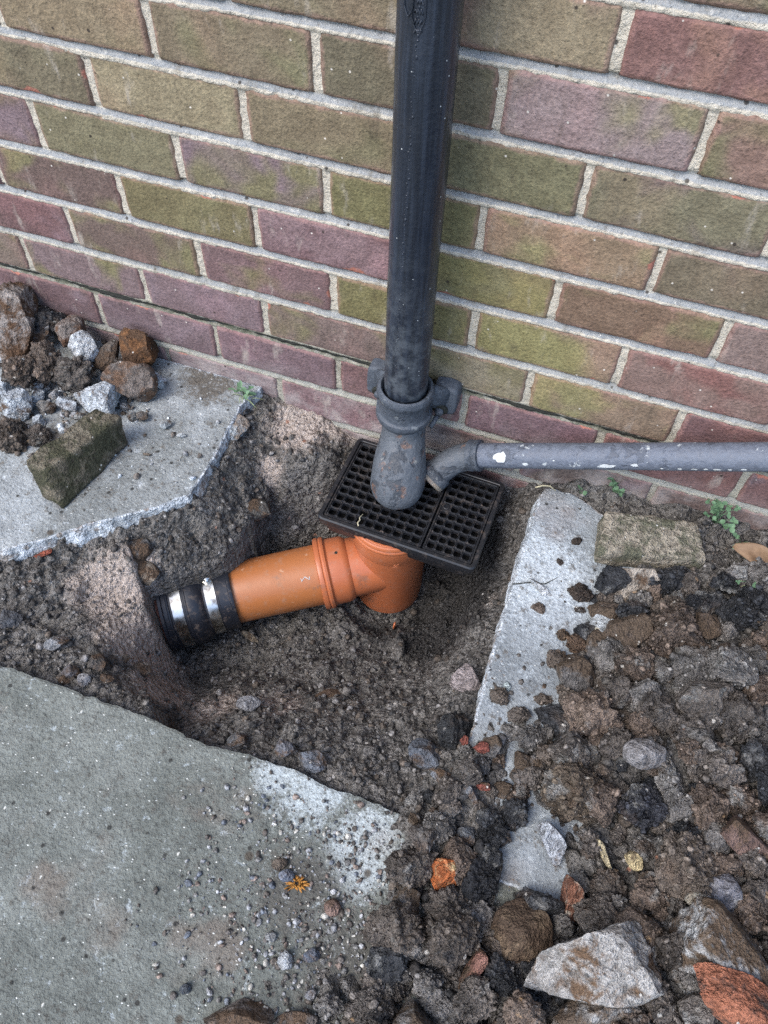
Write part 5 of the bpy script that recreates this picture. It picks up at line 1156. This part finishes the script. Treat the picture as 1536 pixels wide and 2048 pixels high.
# ------------------------------------------------------------------ loose bricks
def hexbrick(name, corners, mat, label, cat, col, col2, amt, n=(22, 10, 10), seed=1, rnd=.007):
    c = np.array(corners, float)            # 8 corners: bottom 0-3, top 4-7, same order round
    bm = bmesh.new(); bmesh.ops.create_cube(bm, size=2.0); bmesh.ops.subdivide_edges(bm, edges=bm.edges[:], cuts=11, use_grid_fill=True)
    U = np.array([v.co[:] for v in bm.verts]); bm.verts.ensure_lookup_table(); F = [[v.index for v in f.verts] for f in bm.faces]; bm.free()
    Q = np.clip(U, -1, 1)
    # round the edges in parameter space
    k = .90; inner = np.clip(Q, -k, k); d = Q - inner; l = np.linalg.norm(d, axis=1)[:, None]; Q = inner + np.where(l > 0, d / (l + 1e-9) * np.minimum(l, 1 - k), 0)
    u, v, w_ = [(Q[:, i:i + 1] + 1) / 2 for i in range(3)]
    P_ = ((1 - u) * (1 - v) * c[0] + u * (1 - v) * c[1] + u * v * c[2] + (1 - u) * v * c[3]) * (1 - w_) + ((1 - u) * (1 - v) * c[4] + u * (1 - v) * c[5] + u * v * c[6] + (1 - u) * v * c[7]) * w_
    ctr = c.mean(0); nn = P_ - ctr; nn /= np.linalg.norm(nn, axis=1)[:, None]
    P_ = P_ + nn * (fbm(P_ * 45 + seed, 4, .55) * .0028 + fbm(P_ * 14 + seed, 2) * .004)[:, None]
    o = link_mesh(name, P_, F, mat); o.color = S(*col); o['second_colour'] = list(S(*col2)[:3]); o['second_amount'] = float(amt)
    return tag(o, label, cat)
zt = LEFT_Z + .002
A_ = gp(126, 1020, zt); B_ = gp(257, 888, zt); TA = gp(86, 945, zt + .062); TB = gp(244, 833, zt + .062); TC = gp(46, 921, zt + .066); TD = gp(191, 815, zt + .066)
hexbrick('loose_brick', [A_ + (TC - TA), A_, B_, B_ + (TD - TB), TC, TA, TB, TD], mat_stone('mossy_dark_brick', 1.0), 'dark mossy whole brick lying on its edge on the left path', 'brick', (122, 115, 100), (70, 70, 54), .3)
zt = SLAB_Z + .002
a = gp(1186, 1126, zt); b = gp(1397, 1155, zt); c = gp(1413, 1119, zt + .04); d = gp(1200, 1105, zt + .04); e = gp(1211, 1020, zt + .046); f = gp(1397, 1045, zt + .046)
hexbrick('half_brick', [a, b, b + (f - c), a + (e - d), d, c, f, e], mat_stone('lichen_pale_brick', 1.0), 'pale half brick with green moss beside the wall, right of the wedge-shaped path', 'brick', (160, 152, 136), (96, 96, 80), .22, seed=5)

z0 = SLAB_Z - .004
hexbrick('broken_concrete', [gp(1160, 1278, z0), gp(1222, 1322, z0), gp(1278, 1290, z0), gp(1220, 1228, z0), gp(1176, 1246, z0 + .022), gp(1204, 1262, z0 + .034), gp(1234, 1246, z0 + .03), gp(1202, 1208, z0 + .034)], MST, 'pale triangular concrete piece with a yellowish face beside the brown clods', 'concrete', (176, 182, 184), (184, 174, 146), .15, seed=9)
# ------------------------------------------------------------------ plants and litter
def leaf_mesh(name, L, W_, mat, cup=.15, n=6, tip=1.0):
    V = []; F = []
    for i in range(n + 1):
        t = i / n; wd = W_ * math.sin(math.pi * min(1, t * .93 + .07)) ** (.75 * tip); zc = -cup * L * (t - .3) ** 2
        V += [(-wd / 2, t * L, zc + wd * .18), (0, t * L, zc), (wd / 2, t * L, zc + wd * .18)]
    for i in range(n):
        a = i * 3; F += [(a, a + 1, a + 4, a + 3), (a + 1, a + 2, a + 5, a + 4)]
    o = link_mesh(name, V, F, mat); me = o.data; bpy.data.objects.remove(o); return me
LEAFS = [leaf_mesh('leaf', .0085, .0075, ML), leaf_mesh('leaf', .006, .0055, ML), leaf_mesh('leaf', .013, .006, ML)]
BLADE = leaf_mesh('blade', .035, .0022, MG, .9, 8)
def weed(px, py, z, n, spread, label, seed, height=.02, blades=0, kind=(0, 1)):
    p = gp(px, py, z); p[1] = min(p[1], -.006); p[2] = max(z, surf(p[0], p[1]))
    root = empty('weed', tuple(p), label, 'plant'); r = random.Random(seed)
    for i in range(n):
        an = r.uniform(0, 6.28); rr = spread * r.random() ** .6; tipz = height * r.uniform(.4, 1.1); q = (rr * math.cos(an), min(rr * math.sin(an) - .004, -p[1] - .004), tipz)
        st = sweep('stem', [(0, 0, -.002), (q[0] * .4, q[1] * .4, tipz * .7), q], [.0006, .0005, .0004], ML, None, 6); st.parent = root
        for k in range(r.choice((2, 3, 3))):
            l = inst('leaf', LEAFS[r.choice(kind)], root); l.location = q; l.rotation_euler = (r.uniform(-.2, .6), r.uniform(-.4, .4), an + (k - 1) * 1.9 + r.uniform(-.4, .4)); s = r.uniform(.75, 1.25); l.scale = (s, s, s)
    for i in range(blades):
        l = inst('blade', BLADE, root); l.location = (r.uniform(-.01, .01), r.uniform(-.01, .0), 0); l.rotation_euler = (r.uniform(.3, 1.1), r.uniform(-.2, .2), r.uniform(1.5, 5)); s = r.uniform(.6, 1.1); l.scale = (s, s, s)
    return root
weed(490, 792, LEFT_Z, 9, .016, 'small pale green weed at the corner of the left path by the wall', 1, .018, 6, (1, 1, 2))
weed(1160, 985, -.056, 2, .006, 'tiny three-leaved seedling by the wall beside the wedge-shaped path', 2, .012)
weed(1222, 992, -.052, 8, .022, 'small round-leaved weed by the wall behind the pale half brick', 3, .018)
weed(1424, 1050, -.045, 20, .026, 'bushiest green weed by the wall right of the pale half brick', 4, .042)
weed(1480, 1085, -.045, 7, .03, 'sparse weed with thin stems between the bushy weed and the dead leaf', 6, .02)
weed(1505, 1168, -.03, 5, .03, 'pale wispy grass tuft below the dead leaf at the right edge', 7, .02, 14, (1, 2))
# dead leaf
p = gp(1515, 1118, -.02); V = []; F = []; n = 10
for i in range(n + 1):
    t = i / n; wd = .034 * math.sin(math.pi * min(.98, t * .94 + .04)) ** .8
    for k in range(7):
        u = k / 6 - .5; V.append((t * .085 - .04, u * wd + .004 * math.sin(t * 5), .012 * abs(u) * 2 * math.sin(t * 3.1) + .004 * math.sin(t * 9 + u * 5)))
for i in range(n):
    for k in range(6): a = i * 7 + k; F.append((a, a + 7, a + 8, a + 1))
dl = link_mesh('dead_leaf', V, F, MDL); dl.location = (p[0], p[1], max(p[2], surf(p[0], p[1]) + .01)); dl.rotation_euler = (.5, .1, -.25)
so = dl.modifiers.new('thickness', 'SOLIDIFY'); so.thickness = .0005
tag(dl, 'curled brown dead leaf at the right picture edge near the wall', 'leaf')
# orange lichen rosette among the gravel
p = gp(594, 1768, SLAB_Z + .002); V = []; F = []; r = random.Random(12)
for i in range(70):
    an = r.uniform(0, 6.28); L = .013 * r.uniform(.3, 1.1) * (1 + .3 * math.sin(an * 2 + 1)); rr0 = L * r.uniform(.2, .7); w_ = .0008 * r.uniform(.5, 1.6); k = len(V); h = r.uniform(.001, .005)
    ca, sa = math.cos(an), math.sin(an)
    for (l, ww, hh) in ((rr0, w_, .001), (L * .6, w_ * 1.3, h), (L, w_ * .5, h * .5)):
        V += [(p[0] + ca * l - sa * ww, p[1] + sa * l + ca * ww, p[2] + hh), (p[0] + ca * l + sa * ww, p[1] + sa * l - ca * ww, p[2] + hh), (p[0] + ca * l, p[1] + sa * l, p[2] + hh - .0012)]
    for s in (0, 3):
        for q in range(3): F.append((k + s + q, k + s + 3 + q, k + s + 3 + (q + 1) % 3, k + s + (q + 1) % 3))
tag(link_mesh('lichen', V, F, MYL), 'bright orange spiky lichen spot on the gravelly front path', 'lichen')
# straw and root bits near the wedge path
tag(sweep('straw', [gp(1071, 975, -.045), gp(1085, 971, -.043), gp(1100, 972, -.045), gp(1112, 982, -.052)], [.0012, .0014, .0013, .0008], MST2, None, 8), 'pale bent straw above the top of the wedge-shaped path', 'straw')
tag(sweep('thin_root', [gp(1025, 1168, -.054), gp(1060, 1165, -.055), gp(1090, 1168, -.056), gp(1115, 1155, -.057)], [.0009, .001, .0009, .0004], MDARK, None, 8), 'thin dark root lying across the wedge-shaped path', 'root')
